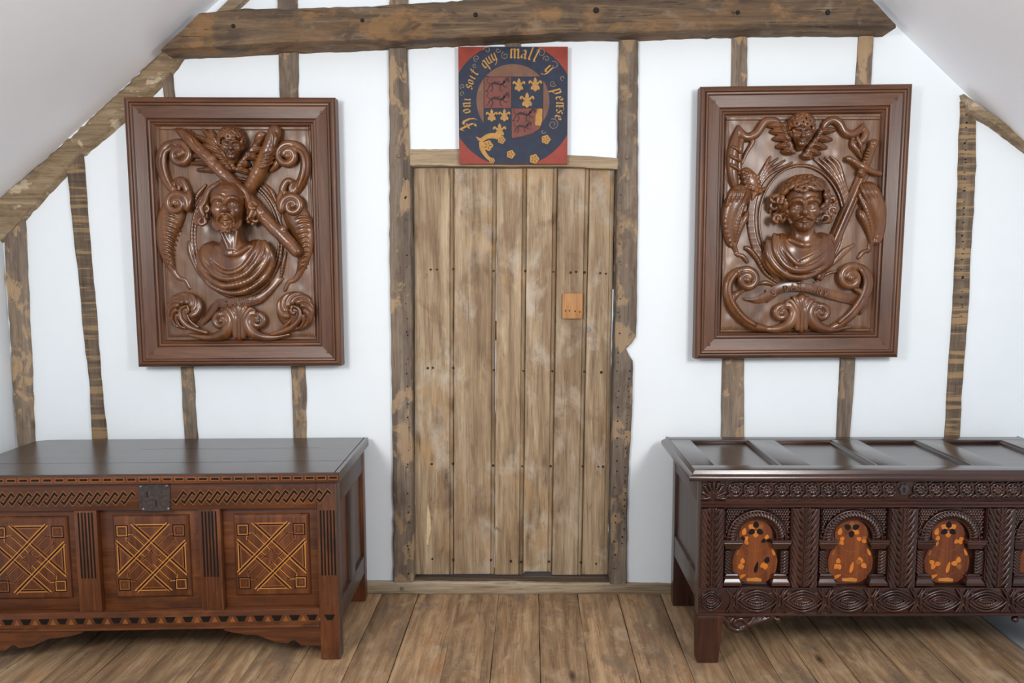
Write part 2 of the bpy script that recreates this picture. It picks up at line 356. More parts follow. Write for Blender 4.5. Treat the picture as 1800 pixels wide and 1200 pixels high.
KL, KR = -2.355, 2.62
sl_a, sl_b = atY(0, 347, -.02), atY(275, 95, -.02)           # ceiling line on the west side
sr_a, sr_b = atY(1582, 52, 0), atY(1700, 166, 0)              # and on the east side
mL = (sl_b[2] - sl_a[2]) / (sl_b[0] - sl_a[0]); mR = (sr_b[2] - sr_a[2]) / (sr_b[0] - sr_a[0])
zL = lambda x: sl_a[2] + mL * (x - sl_a[0]); zR = lambda x: sr_a[2] + mR * (x - sr_a[0])
xr = (sr_a[2] - mR * sr_a[0] - sl_a[2] + mL * sl_a[0]) / (mL - mR); zr = zL(xr)
YB = -4.6
dx0, dx1, dz1 = -.575, .405, 1.985                            # door opening
w = MB()
w.prism([(KL - .1, -.02), (dx0, -.02), (dx0, zL(dx0)), (KL - .1, zL(KL - .1))], 0, .1)
w.prism([(dx1, -.02), (KR + .1, -.02), (KR + .1, zR(KR + .1)), (dx1, zR(dx1))], 0, .1)
w.prism([(dx0, dz1), (dx1, dz1), (dx1, zR(dx1)), (xr, zr), (dx0, zL(dx0))], 0, .1)
wall = tag(w.build('wall_back', MT['plaster']), 'white plastered gable wall with exposed oak studs', 'wall', kind='structure')
for nm, x0, x1, z in (('wall_left', KL - .1, KL, zL(KL)), ('wall_right', KR, KR + .1, zR(KR))):
    tag(MB().box(x0, x1, YB, .1, -.02, z + .05).build(nm, MT['plaster']), 'low white plastered side wall at the %s end of the room' % nm[5:], 'wall', kind='structure')
def slope(name, x0, z0, x1, z1, label):
    m = MB(); m.prism([(x0, z0), (x1, z1), (x1, z1 + .12), (x0, z0 + .12)], YB, .1); return tag(m.build(name, MT['ceil']), label, 'ceiling', kind='structure')
slope('ceiling_left', KL - .1, zL(KL - .1), xr, zr, 'grey shaded sloping plaster ceiling above the long diagonal rafter')
slope('ceiling_right', xr, zr, KR + .1, zR(KR + .1), 'pale sloping plaster ceiling at the right end of the beam')

# floorboards
fl = tag(empty('floor'), 'wide worn pine floorboards running away from the viewer', 'floor', kind='structure')
seams = [-2.36, -2.17, -1.985, -1.80, -1.625, -1.44, -1.26, -1.075, -.8896, -.698, -.528, -.337, -.154, .032, .212, .398, .5975, .745, .915, 1.045, 1.198, 1.383, 1.577, 1.782, 1.953]
for i, (a, b) in enumerate(zip(seams, seams[1:])):
    n = 26; g = .0022 if i % 3 else .0035; wa = wobble(n, .0012, 300 + i, 8); wb = wobble(n, .0012, 400 + i, 8); R = []; zo = RNG.uniform(-.0025, 0)
    for j in range(n):
        y = .02 + (YB - .02) * (j / (n - 1)) ** 1.4
        x0 = a + g / 2 + wa[j]; x1 = b - g / 2 + wb[j]; c = (x0 + x1) / 2
        R.append([(x0, y, -.03), (x0, y, zo - .003), (x0 + .004, y, zo), (c, y, zo + .0008), (x1 - .004, y, zo), (x1, y, zo - .003), (x1, y, -.03)])
    MB().rings(R).build('floorboard', MT['floor'], fl)
gb = MB().box(1.955, KR, YB, .02, -.03, -.002, .002).build('floorboard', MT['grey'], fl); gb['label'] = 'plain grey floor edge under the dark chest'  # one plain grey slab beyond the last board
MB().box(KL, KR, YB, .1, -.06, -.031).build('subfloor', MT['hole'], fl)

# studs of the timber frame, each its own piece of the wall
studs = [
    ('stud', [(3, 400), (30, 800), (42, 1060)], [(41, 372), (59, 787), (70, 1060)], -.016, .008),
    ('studl', [(115, 286), (118, 317), (130, 440), (152, 640), (162, 774), (172, 1050)], [(143, 258), (146, 288), (160, 470), (176, 660), (186, 774), (196, 1050)], -.014, .008),
    ('stud', [(284, 116), (323, 772), (340, 1050)], [(302, 108), (347, 772), (362, 1050)], -.014, .005),
    ('stud', [(487, 88), (500, 400), (512, 650), (516, 772), (525, 1050)], [(522, 88), (530, 400), (537, 650), (538, 772), (545, 1050)], -.014, .006),
    ('stud', [(1288, 60), (1280, 400), (1271, 640), (1269, 772), (1265, 1050)], [(1315, 60), (1312, 400), (1308, 640), (1309, 772), (1300, 1050)], -.014, .006),
    ('stud', [(1511, 58), (1492, 400), (1478, 640), (1472, 772), (1462, 1050)], [(1536, 58), (1520, 400), (1503, 640), (1495, 772), (1485, 1050)], -.014, .005),
    ('studl', [(1690, 178), (1688, 300), (1676, 540), (1664, 700), (1662, 772), (1655, 1050)], [(1716, 190), (1717, 300), (1703, 540), (1692, 700), (1690, 772), (1680, 1050)], -.014, .006),
    ('stud', [(888, 60), (888, 110)], [(915, 60), (915, 110)], -.012, .003),
    ('stud', [(487, -40), (487, 20)], [(521, -40), (521, 20)], -.014, .003),
    ('stud', [(684, -40), (684, 14)], [(718, -40), (718, 14)], -.014, .003),
]
for i, (mt, A, B, yf, ch) in enumerate(studs):
    o = timber(A, B, yf, .05, 46, .0032 if A[0][1] > 60 else .002, 11 + i, ch).build('timber_stud', MT[mt], wall)
# door posts, lintel, sill
lp = timber([(683, 76), (684, 290), (685, 480), (689, 700), (690, 860), (692, 1022)], [(716, 76), (720, 260), (721, 480), (724, 700), (725, 860), (727, 1022)], -.02, .1, 60, .003, 41, .006)
lp.build('door_post', MT['stud'], wall)
rp = timber([(1089, 66), (1086, 290), (1084, 480), (1078, 700), (1074, 860), (1071, 1026)], [(1121, 66), (1121, 400), (1118, 590), (1111, 602), (1099, 614), (1100, 620), (1112, 628), (1112, 720), (1104, 860), (1102, 1026)], -.02, .1, 70, .0022, 43, .006)
rp.build('door_post', MT['stud'], wall)
timber([(716, 262), (850, 262), (1000, 272), (1090, 278)], [(716, 291), (1000, 292), (1090, 297)], -.012, .1, 40, .0016, 45, .004).build('door_lintel', MT['lintel'], wall)
timber([(560, 1020), (800, 1024), (1250, 1027)], [(560, 1045), (1250, 1046)], -.018, .1, 60, .002, 47, .006).build('sill_plate', MT['sill'], wall)
MB().box(dx0 + .02, dx1 - .02, .002, .14, .012, .0625, .004).build('threshold', MT['thresh'], wall)
# lath nail holes down the posts
nh = MB(); r = random.Random(5)
for x0, x1, ya, yb_ in ((712, 719, 300, 1010), (1092, 1080, 330, 1000), (1106, 1094, 650, 960), (1699, 1690, 200, 560)):
    for k in range(30):
        t = (k + r.random()) / 30; p = atY(x0 + (x1 - x0) * t + r.uniform(-2, 2), ya + (yb_ - ya) * t, -.022)
        rr = r.uniform(.002, .0042); nh.lathe_y((p[0], p[2]), [(rr, -.0195), (rr, -.0228), (rr * .5, -.0215)], 7)
nh.build('nail_holes', MT['hole'], wall)['kind'] = 'stuff'

# collar beam and rafters
bm_ = timber([(352, 22), (420, 14), (520, 12), (640, 10), (720, 5), (820, -2), (1000, -16), (1300, -26), (1528, -6)],
             [(280, 90), (400, 84), (500, 77), (600, 74), (690, 70), (830, 64), (900, 62), (1000, 56), (1120, 56), (1200, 52), (1280, 50), (1400, 48), (1578, 48)], -.13, .04, 110, .0035, 61, .012)
beam = tag(bm_.build('collar_beam', MT['beam']), 'thick rough oak beam spanning the wall above door and carvings', 'beam', kind='structure')
def peg_or_hole(px, py, Y, rad, parent, mat, name='peg_or_hole'):
    p = atY(px, py, Y); return MB().lathe_y((p[0], p[2]), [(rad, Y + .03), (rad, Y - .002), (rad * .75, Y - .006)], 12).build(name, mat, parent)
for px, py in ((410, 46), (637, 36), (836, 26), (1048, 18), (1297, 22), (1455, 22)): peg_or_hole(px, py, -.13, RNG.uniform(.008, .013), beam, MT['hole'])  # dark discs standing for empty holes, their inner shade put into the colour
raf = timber([(-40, 384), (0, 347), (110, 246), (210, 155), (280, 91), (300, 73)], [(-40, 462), (0, 428), (39, 389), (148, 272), (218, 210), (288, 146), (326, 97)], -.020, .04, 60, .0035, 71, .016)
tag(raf.build('rafter_beam', MT['rafter']), 'long diagonal oak rafter under the grey ceiling at left', 'beam', kind='structure')
tag(timber([(372, 26), (428, -26)], [(402, 26), (452, -20)], -.03, .04, 8, .001, 73, .004).build('rafter_beam', MT['rafter']), 'short piece of rafter rising above the beam end at top left', 'beam', kind='structure')
tag(timber([(1697, 164), (1740, 196), (1800, 236), (1900, 306)], [(1704, 196), (1740, 214), (1800, 258), (1900, 336)], -.045, .04, 30, .003, 75, .008).build('rafter_beam', MT['rafter']), 'thin crooked rafter beside the tall stud at far right', 'beam', kind='structure')
for px, py in ((701, 274), (1102, 276)): peg_or_hole(px, py, -.021, .009, wall, MT['stud'])
p_ = atY(707, 1034, -.018); MB().lathe_y((p_[0], p_[2]), [(.009, .0), (.009, -.02), (.006, -.023)], 12).build('peg_or_hole', MT['stud'], wall)

# door
door = tag(empty('door_1', (dx0, .04, .05)), 'old weathered oak plank door with iron nails and square wooden patch', 'door', kind='structure')
DO = np.array(door.location)
YD = .035
tops = [726.5, 798, 873, 926, 980, 1036.5, 1081]; bots = [729.5, 797, 869, 919, 969.5, 1022, 1068]
gaps = [0, .0016, .0055, .0012, .002, .0026, 0]
def plank(i, n=70):
    R = []; wl = wobble(n, .0008, 500 + i, 10); wr = wobble(n, .0008, 501 + i, 10)
    for j in range(n):
        t = j / (n - 1); py = 296 + (1009 - 296) * t
        x0 = atY(tops[i] + (bots[i] - tops[i]) * t, py, YD)[0]; x1 = atY(tops[i + 1] + (bots[i + 1] - tops[i + 1]) * t, py, YD)[0]
        z = atY(900, py, YD)[2]
        if j == n - 1: z += [0.0, .002, -.001, .014, -.002, 0][i]
        gl = gaps[i] * .5; gr = gaps[i + 1] * .5
        if i == 1: gr = .0006 + .002 * max(0, 1 - abs(t - .45) / .2)
        if i == 2: gl = .0006 + .002 * max(0, 1 - abs(t - .45) / .2)
        x0 += gl + wl[j]; x1 -= gr + wr[j] * .6
        y = YD + .001 * math.sin(7 * t + i)
        bw = .013
        ring = [(x0, YD + .028, z), (x0, y + .004, z), (x0 + .003, y, z), (x0 + (x1 - x0) * .35, y - .0008, z), (x0 + (x1 - x0) * .65, y, z)]
        if i < 5: ring += [(x1 - bw - .007, y, z), (x1 - bw - .0035, y + .008, z), (x1 - bw, y + .001, z), (x1 - bw / 2, y - .0035, z), (x1 - .003, y + .001, z)]
        else: ring += [(x1 - bw - .008, y, z), (x1 - bw - .005, y + .004, z), (x1 - bw - .002, y, z), (x1 - .006, y, z), (x1 - .002, y + .001, z)]
        tg = 0 if i in (1, 5) else .008  # hidden back lip, added to keep light out of the plank joints
        ring += [(x1, y + .009, z), (x1, YD + .016, z), (x1 + tg, YD + .016, z), (x1 + tg, YD + .028, z)]
        R.append([tuple(np.array(p) - DO) for p in ring])
    return MB().rings(R)
for i in range(6): plank(i).build('plank', MT['door'], door)
for zc in (.33, .78, 1.22, 1.68): MB().box(.06, .93, .028 - .005, .05, zc - .045 - .05, zc + .045 - .05, .003).build('ledge', MT['door'], door)
nm = MB().lathe_y((0, 0), [(.0055, .004), (.0055, -.002), (.0035, -.0045), (.0008, -.005)], 9).mesh()
for py, xs in ((476, (757, 768, 797, 868, 923, 973, 1003, 1013, 1028, 1055, 1065)), (650, (752, 761, 797, 868, 920, 971, 1027, 1057)), (818, (759, 796, 867, 918, 968, 1024, 1052, 1060)), (986, (760, 797, 863, 898, 916, 965, 1021, 1048))):
    for x in xs:
        p = atY(x, py + (x - 900) * .02 + RNG.uniform(-1.5, 1.5), YD - .002) - DO
        o = link('nail', nm, MT['nail'], door, p); sc = RNG.uniform(.7, 1.15); o.scale = (sc, 1, sc)
a, b = atY(988.5, 515.5, YD - .012) - DO, atY(1024, 560, YD - .012) - DO
pt_ = MB().box(a[0], b[0], YD - DO[1] - .014, YD - DO[1] + .002, b[2], a[2], .003).build('latch_block', MT['patch'], door)
pt_['label'] = 'square orange wooden patch'
nm2 = MB().lathe_y((0, 0), [(.0034, .002), (.0034, -.0012), (.002, -.002)], 8).mesh()
for x, y in ((994, 546), (1001, 546), (1011, 547), (1019, 548)): link('nail', nm2, MT['nail'], pt_, atY(x, y, YD - .014) - DO)
p = atY(1034.5, 579, YD - .002) - DO
MB().lathe_y((p[0], p[2]), [(.0075, -.012), (.0075, -.0075), (.005, -.006)], 14).build('finger_hole', flat('pale_grey_hole', (120, 132, 138), .5), door)
ch = [(752, 884), (756, 905), (757.5, 930), (754, 945), (753, 958), (749.5, 956), (750, 930), (750, 905)]
MB().prism([((atY(x, y, YD - .003) - DO)[0], (atY(x, y, YD - .003) - DO)[2]) for x, y in ch], -.007, -.004).build('split_scar', MT['chip'], door)

dr = atY(1082, 300, YD)[0] - DO[0]
MB().box(dr - .004, dr + .03, .004, .03, 1.36, 1.93, .002).build('gap_light_block', MT['stud'], door)  # added strip behind the door edge, blocks light through the upper gap
# ---------------------------------------------------------------- painted armorial board over the door
YA = -.030
arm = tag(empty('armorial_board', atY(902, 288, YA)), 'square painted board with blue garter, gold lettering and quartered shield above door', 'painting')
AO = np.array(arm.location)
def ap(cx, cy):                                        # point on the painted face, in the board's own frame
    p = atY(790 + cx / 5.218, 70 + cy / 5.218, YA) - AO; return np.array([p[0], p[2]])
AK = 1 / 5.218 / 403.0
def board_clip(P, lo, hi): return [(min(max(x, lo[0]), hi[0]), min(max(z, lo[1]), hi[1])) for x, z in P]
a, b = ap(80, 62), ap(1082, 1138)
MB().box(a[0], b[0], 0, .018, b[1], a[1], .0015).build('board', MT['red'], arm)
lo = (a[0] + .0008, b[1] + .0008); hi = (b[0] - .0008, a[1] - .0008)
def circ(cx, cy, r, n=120): return [ap(cx + r * math.cos(t), cy + r * math.sin(t)) for t in np.linspace(0, 2 * math.pi, n, endpoint=False)]
def clip_disc(cx, cy, r):
    P = circ(cx, cy, r, 200); out = []
    # clip polygon to the board rectangle (Sutherland-Hodgman)
    for ax, lim, sgn in ((0, lo[0], 1), (0, hi[0], -1), (1, lo[1], 1), (1, hi[1], -1)):
        out = []; n = len(P)
        for i in range(n):
            p, q = np.array(P[i]), np.array(P[(i + 1) % n]); ip, iq = sgn * (p[ax] - lim) >= 0, sgn * (q[ax] - lim) >= 0
            if ip: out.append(p)
            if ip != iq: out.append(p + (q - p) * (lim - p[ax]) / (q[ax] - p[ax]))
        P = out
    return [tuple(p) for p in P]
def sheet(P, lay): return MB().prism([tuple(p) for p in P], -.0004 * lay, -.0004 * lay + .0003)
sheet(clip_disc(580, 592, 572), 1).build('garter', MT['blue'], arm)
sheet(circ(582, 558, 335), 2).build('inner_disc', MT['brown'], arm)
sheet([ap(*q) for q in ((318, 340), (566, 340), (566, 627), (318, 627))], 3).build('shield_quarter', MT['maroon'], arm)
sheet([ap(*q) for q in ((568, 340), (860, 340), (860, 627), (568, 627))], 3).build('shield_quarter', MT['blue'], arm)
sheet([ap(*q) for q in ((318, 629), (566, 629), (570, 905), (430, 900), (345, 830), (318, 760))], 3).build('shield_quarter', MT['blue'], arm)
sheet([ap(*q) for q in ((568, 629), (856, 629), (854, 745), (835, 810), (770, 855), (690, 885), (580, 908))], 3).build('shield_quarter', MT['maroon'], arm)
sheet([ap(*q) for q in ((812, 632), (852, 632), (850, 740), (838, 790), (785, 780), (790, 700))], 4).build('gold_patch', MT['gold'], arm)
m = MB()
for P in (((318, 340), (860, 340)), ((318, 340), (318, 760)), ((567, 340), (569, 905)), ((318, 627), (858, 627)), ((860, 340), (857, 740), (830, 815), (760, 862), (580, 908))):
    m.strip([ap(*q) for q in P], 5 * AK, -.0019)
o = m.build('shield_outline', MT['ink'], arm); o['kind'] = 'stuff'
def fleur():
    m = MB(); P = []
    half = [(0, 62), (10, 48), (16, 30), (12, 16), (26, 20), (40, 34), (56, 30), (62, 14), (54, 2), (46, 8), (44, 16), (36, 12), (30, 0), (18, -4), (34, -16), (42, -34), (34, -50), (22, -44), (12, -54), (4, -62)]
    P = half + [(-x, y) for x, y in half[::-1] if x > 0]
    m.prism([(x * AK, y * AK) for x, y in P], -.0019, -.0014)
    return m.mesh()
fm_ = fleur()
fd = MB()
for x in (-22, -8, 8, 22): fd.strip([(x * AK * .5, 26 * AK), (x * AK, -8 * AK), (x * AK * .8, -40 * AK)], 3 * AK, -.0021)
fdm = fd.mesh()
for cx, cy, s in ((638, 412, .95), (787, 408, 1.02), (712, 552, 1.1), (388, 692, .9), (504, 690, .9), (460, 828, 1.0)):
    q = ap(cx, cy); f = link('fleur_de_lis', fm_, MT['gold'], arm, (q[0], -.0003, q[1])); f.scale = (s, 1, s)
    o = link('petal_lines', fdm, MT['goldd'], f); o['kind'] = 'stuff'
def lion(cx, cy, s, flip=1):
    m = MB()
    for P, w in (([(-90, 20), (-40, 30), (30, 20), (70, 45)], [16, 30, 26, 20]), ([(60, 40), (85, 70), (110, 60), (100, 35)], [22, 30, 26, 10]), ([(-90, 20), (-120, 50), (-110, 95), (-140, 110)], [8, 7, 9, 14]),
                 ([(40, 20), (70, -10), (100, -4)], [16, 11, 9]), ([(20, 15), (20, -40), (44, -52)], [16, 11, 9]), ([(-70, 15), (-60, -30), (-84, -52), (-60, -58)], [18, 13, 10, 8]), ([(-90, 10), (-110, -30), (-130, -52)], [16, 11, 9]),
                 ([(78, 82), (98, 92), (118, 78)], [8, 12, 8]), ([(60, 64), (50, 44), (56, 28)], [8, 12, 8]), ([(-20, 34), (0, 50), (24, 40)], [6, 9, 6]), ([(-60, 34), (-44, 46), (-24, 38)], [6, 8, 6])):
        C = catmull([(x, y) for x, y in P], 5); n = len(C)
        m.strip([ap(cx + flip * c[0] * s, cy - c[1] * s) for c in C], [np.interp(i / (n - 1), np.linspace(0, 1, len(w)), w) * AK * s * .8 for i in range(n)], -.0018)
    m.build('painted_lion', MT['ink'], arm, ang=180)
for q in ((450, 425, .86), (450, 562, .86), (690, 702, .86), (675, 812, .66)): lion(*q)
# blackletter written with a broad pen held at an angle
GL = {'o': [[(.05, .2), (.05, .82), (.3, 1)], [(.05, .2), (.3, 0)], [(.3, 1), (.5, .8), (.5, .18), (.3, 0)]], 'n': [[(0, .85), (.1, 1), (.1, .1), (.2, 0)], [(.1, .85), (.42, 1), (.5, .85), (.5, .1), (.62, 0)]],
      'i': [[(0, .88), (.1, 1), (.1, .1), (.22, 0)], [(.06, 1.3), (.16, 1.36)]], 's': [[(.5, .85), (.3, 1), (.08, .82), (.12, .62), (.45, .42), (.46, .18), (.25, 0), (.02, .12)]],
      't': [[(.2, 1.35), (.15, 1), (.15, .15), (.32, 0), (.46, .1)], [(-.05, .92), (.42, .92)]], 'q': [[(.5, .95), (.25, 1), (.05, .8), (.05, .2), (.25, 0), (.48, .2)], [(.5, 1), (.5, -.45), (.36, -.6)]],
      'u': [[(0, .9), (.08, 1), (.08, .15), (.28, 0), (.5, .15)], [(.5, 1), (.5, .1), (.62, 0)]], 'y': [[(0, .9), (.08, 1), (.08, .2), (.28, .02), (.5, .2)], [(.5, 1), (.5, -.1), (.3, -.45), (.05, -.5)]],
      'm': [[(0, .85), (.1, 1), (.1, .1), (.2, 0)], [(.1, .85), (.4, 1), (.48, .85), (.48, .1), (.58, 0)], [(.48, .85), (.78, 1), (.86, .85), (.86, .1), (.98, 0)]], 'a': [[(.08, .8), (.25, 1), (.48, .85), (.48, .12), (.62, 0)], [(.48, .55), (.2, .5), (.04, .25), (.2, 0), (.48, .2)]],
      'l': [[(.12, 1.65), (.1, 1.5), (.1, .15), (.24, 0), (.36, .08)]], 'p': [[(0, .9), (.12, 1), (.12, -.5), (.02, -.6)], [(.12, .85), (.38, 1), (.54, .8), (.54, .2), (.34, 0), (.14, .1)]],
      'e': [[(.08, .5), (.5, .62), (.46, .9), (.28, 1), (.05, .8), (.05, .2), (.26, 0), (.52, .14)]], 'H': [[(-.1, 1.3), (.1, 1.6), (.16, 1.4), (.16, .2), (.0, 0), (-.2, .1)], [(.16, .9), (.5, 1.1), (.7, .9), (.7, .3), (.5, -.2), (.3, -.3)], [(-.15, .75), (.4, .75)]],
      ':': [[(.06, .2), (.14, .26)], [(.06, .8), (.14, .86)]], '.': [[(.06, .45), (.14, .52)]]}
def glyph(g, cx, cy, size, ang):
    m = MB(); nib = np.array([math.cos(.7), math.sin(.7)]) * .25; ca, sa = math.cos(ang), math.sin(ang); w = max(p[0] for s in GL[g] for p in s)
    for S in GL[g]:
        for p, q in zip(S, S[1:]):
            V = []
            for r_, n_ in ((p, 1), (p, -1), (q, -1), (q, 1)):
                u = np.array(r_) + n_ * nib / 2 + np.array([-w / 2, -.5]); u = np.array([ca * u[0] - sa * u[1], sa * u[0] + ca * u[1]]) * size
                z = ap(cx + u[0], cy - u[1]); V.append((z[0], -.0012 - .00003 * (len(m.f) % 9), z[1]))
            m.add(V, [(0, 1, 2, 3)])
    m.build('letter', MT['gold'], arm, ang=180)
def around(cx, cy): return -math.atan2(cx - 580, -(cy - 575))     # stands on the garter's circle
for g, cx, cy, s in (('H', 182, 762, 82), ('o', 160, 655, 56), ('n', 160, 595, 58), ('i', 166, 548, 50), (':', 162, 505, 60), ('s', 182, 432, 56), ('o', 196, 388, 50), ('i', 212, 345, 50), ('t', 236, 300, 56),
                     ('q', 322, 226, 62), ('u', 362, 186, 58), ('y', 405, 158, 60), (':', 468, 140, 74), ('m', 600, 126, 76), ('a', 684, 132, 70), ('l', 744, 148, 66), ('l', 792, 166, 66), ('y', 908, 268, 66), ('.', 934, 342, 66),
                     ('p', 985, 470, 66), ('e', 1008, 538, 58), ('n', 1014, 594, 60), ('s', 1010, 658, 54), ('e', 998, 712, 54), ('.', 950, 748, 66)):
    glyph(g, cx, cy, s * 1.13, around(cx, cy))
def curl(cx, cy, R, a0, turns, sg=1, tail=None):
    P = []
    if tail: P += [ap(*q) for q in tail]
    for i in range(28):
        t = i / 27; a = math.radians(a0) + sg * turns * 2 * math.pi * t; r = R * (1 - .8 * t); P.append(ap(cx + r * math.cos(a), cy + r * math.sin(a)))
    MB().strip(P, 5.5 * AK, -.0011).build('flourish', MT['goldd'], arm, ang=180)
for q in ((250, 170, 32, 90, 1.2), (345, 95, 34, 180, 1.1), (445, 95, 26, 0, 1.0), (510, 145, 36, 250, 1.3, -1), (840, 120, 44, 200, 1.2), (890, 175, 32, 160, 1.2), (960, 235, 42, 240, .9), (120, 430, 26, 120, 1.1), (120, 490, 24, 90, 1.0), (948, 400, 32, 20, 1.2), (1040, 350, 26, 90, .9), (950, 775, 52, 250, 1.5), (860, 840, 24, 0, .8), (230, 235, 22, 40, 1.1), (1035, 640, 34, 200, .6)): curl(*q)
m = MB(); C = catmull([(245, 890), (290, 918), (350, 886), (420, 882), (490, 912)], 6); m.strip([ap(*c) for c in C], [np.interp(i / (len(C) - 1), [0, .25, .7, 1], [6, 34, 50, 44]) * AK for i in range(len(C))], -.0021)
m.build('garter_strap', MT['gold'], arm, ang=180)
m = MB(); C = catmull([(292, 935), (300, 1000), (345, 1070), (400, 1115)], 6); m.strip([ap(*c) for c in C], [np.interp(i / (len(C) - 1), [0, .3, .8, 1], [40, 42, 30, 40]) * AK for i in range(len(C))], -.0021); m.build('garter_strap', MT['gold'], arm, ang=180)
def rosette2(cx, cy, r, mat):
    P = [ap(cx + r * (1 + .1 * math.cos(5 * t)) * math.cos(t), cy + r * (1 + .1 * math.cos(5 * t)) * math.sin(t)) for t in np.linspace(0, 2 * math.pi, 40, endpoint=False)]
    o = sheet(P, 5).build('gold_roundel', mat, arm)
    c = MB()
    for k in range(5): c.strip([ap(cx + .25 * r * math.cos(k * 1.257), cy + .25 * r * math.sin(k * 1.257)), ap(cx + .8 * r * math.cos(k * 1.257), cy + .8 * r * math.sin(k * 1.257))], 5 * AK, -.0023)
    c.build('petal_lines', MT['ink'], o)['kind'] = 'stuff'
for q in ((352, 970, 46), (885, 914, 40), (563, 1050, 37), (778, 1092, 42), (478, 918, 34), (390, 1108, 26)): rosette2(*q, MT['gold'])
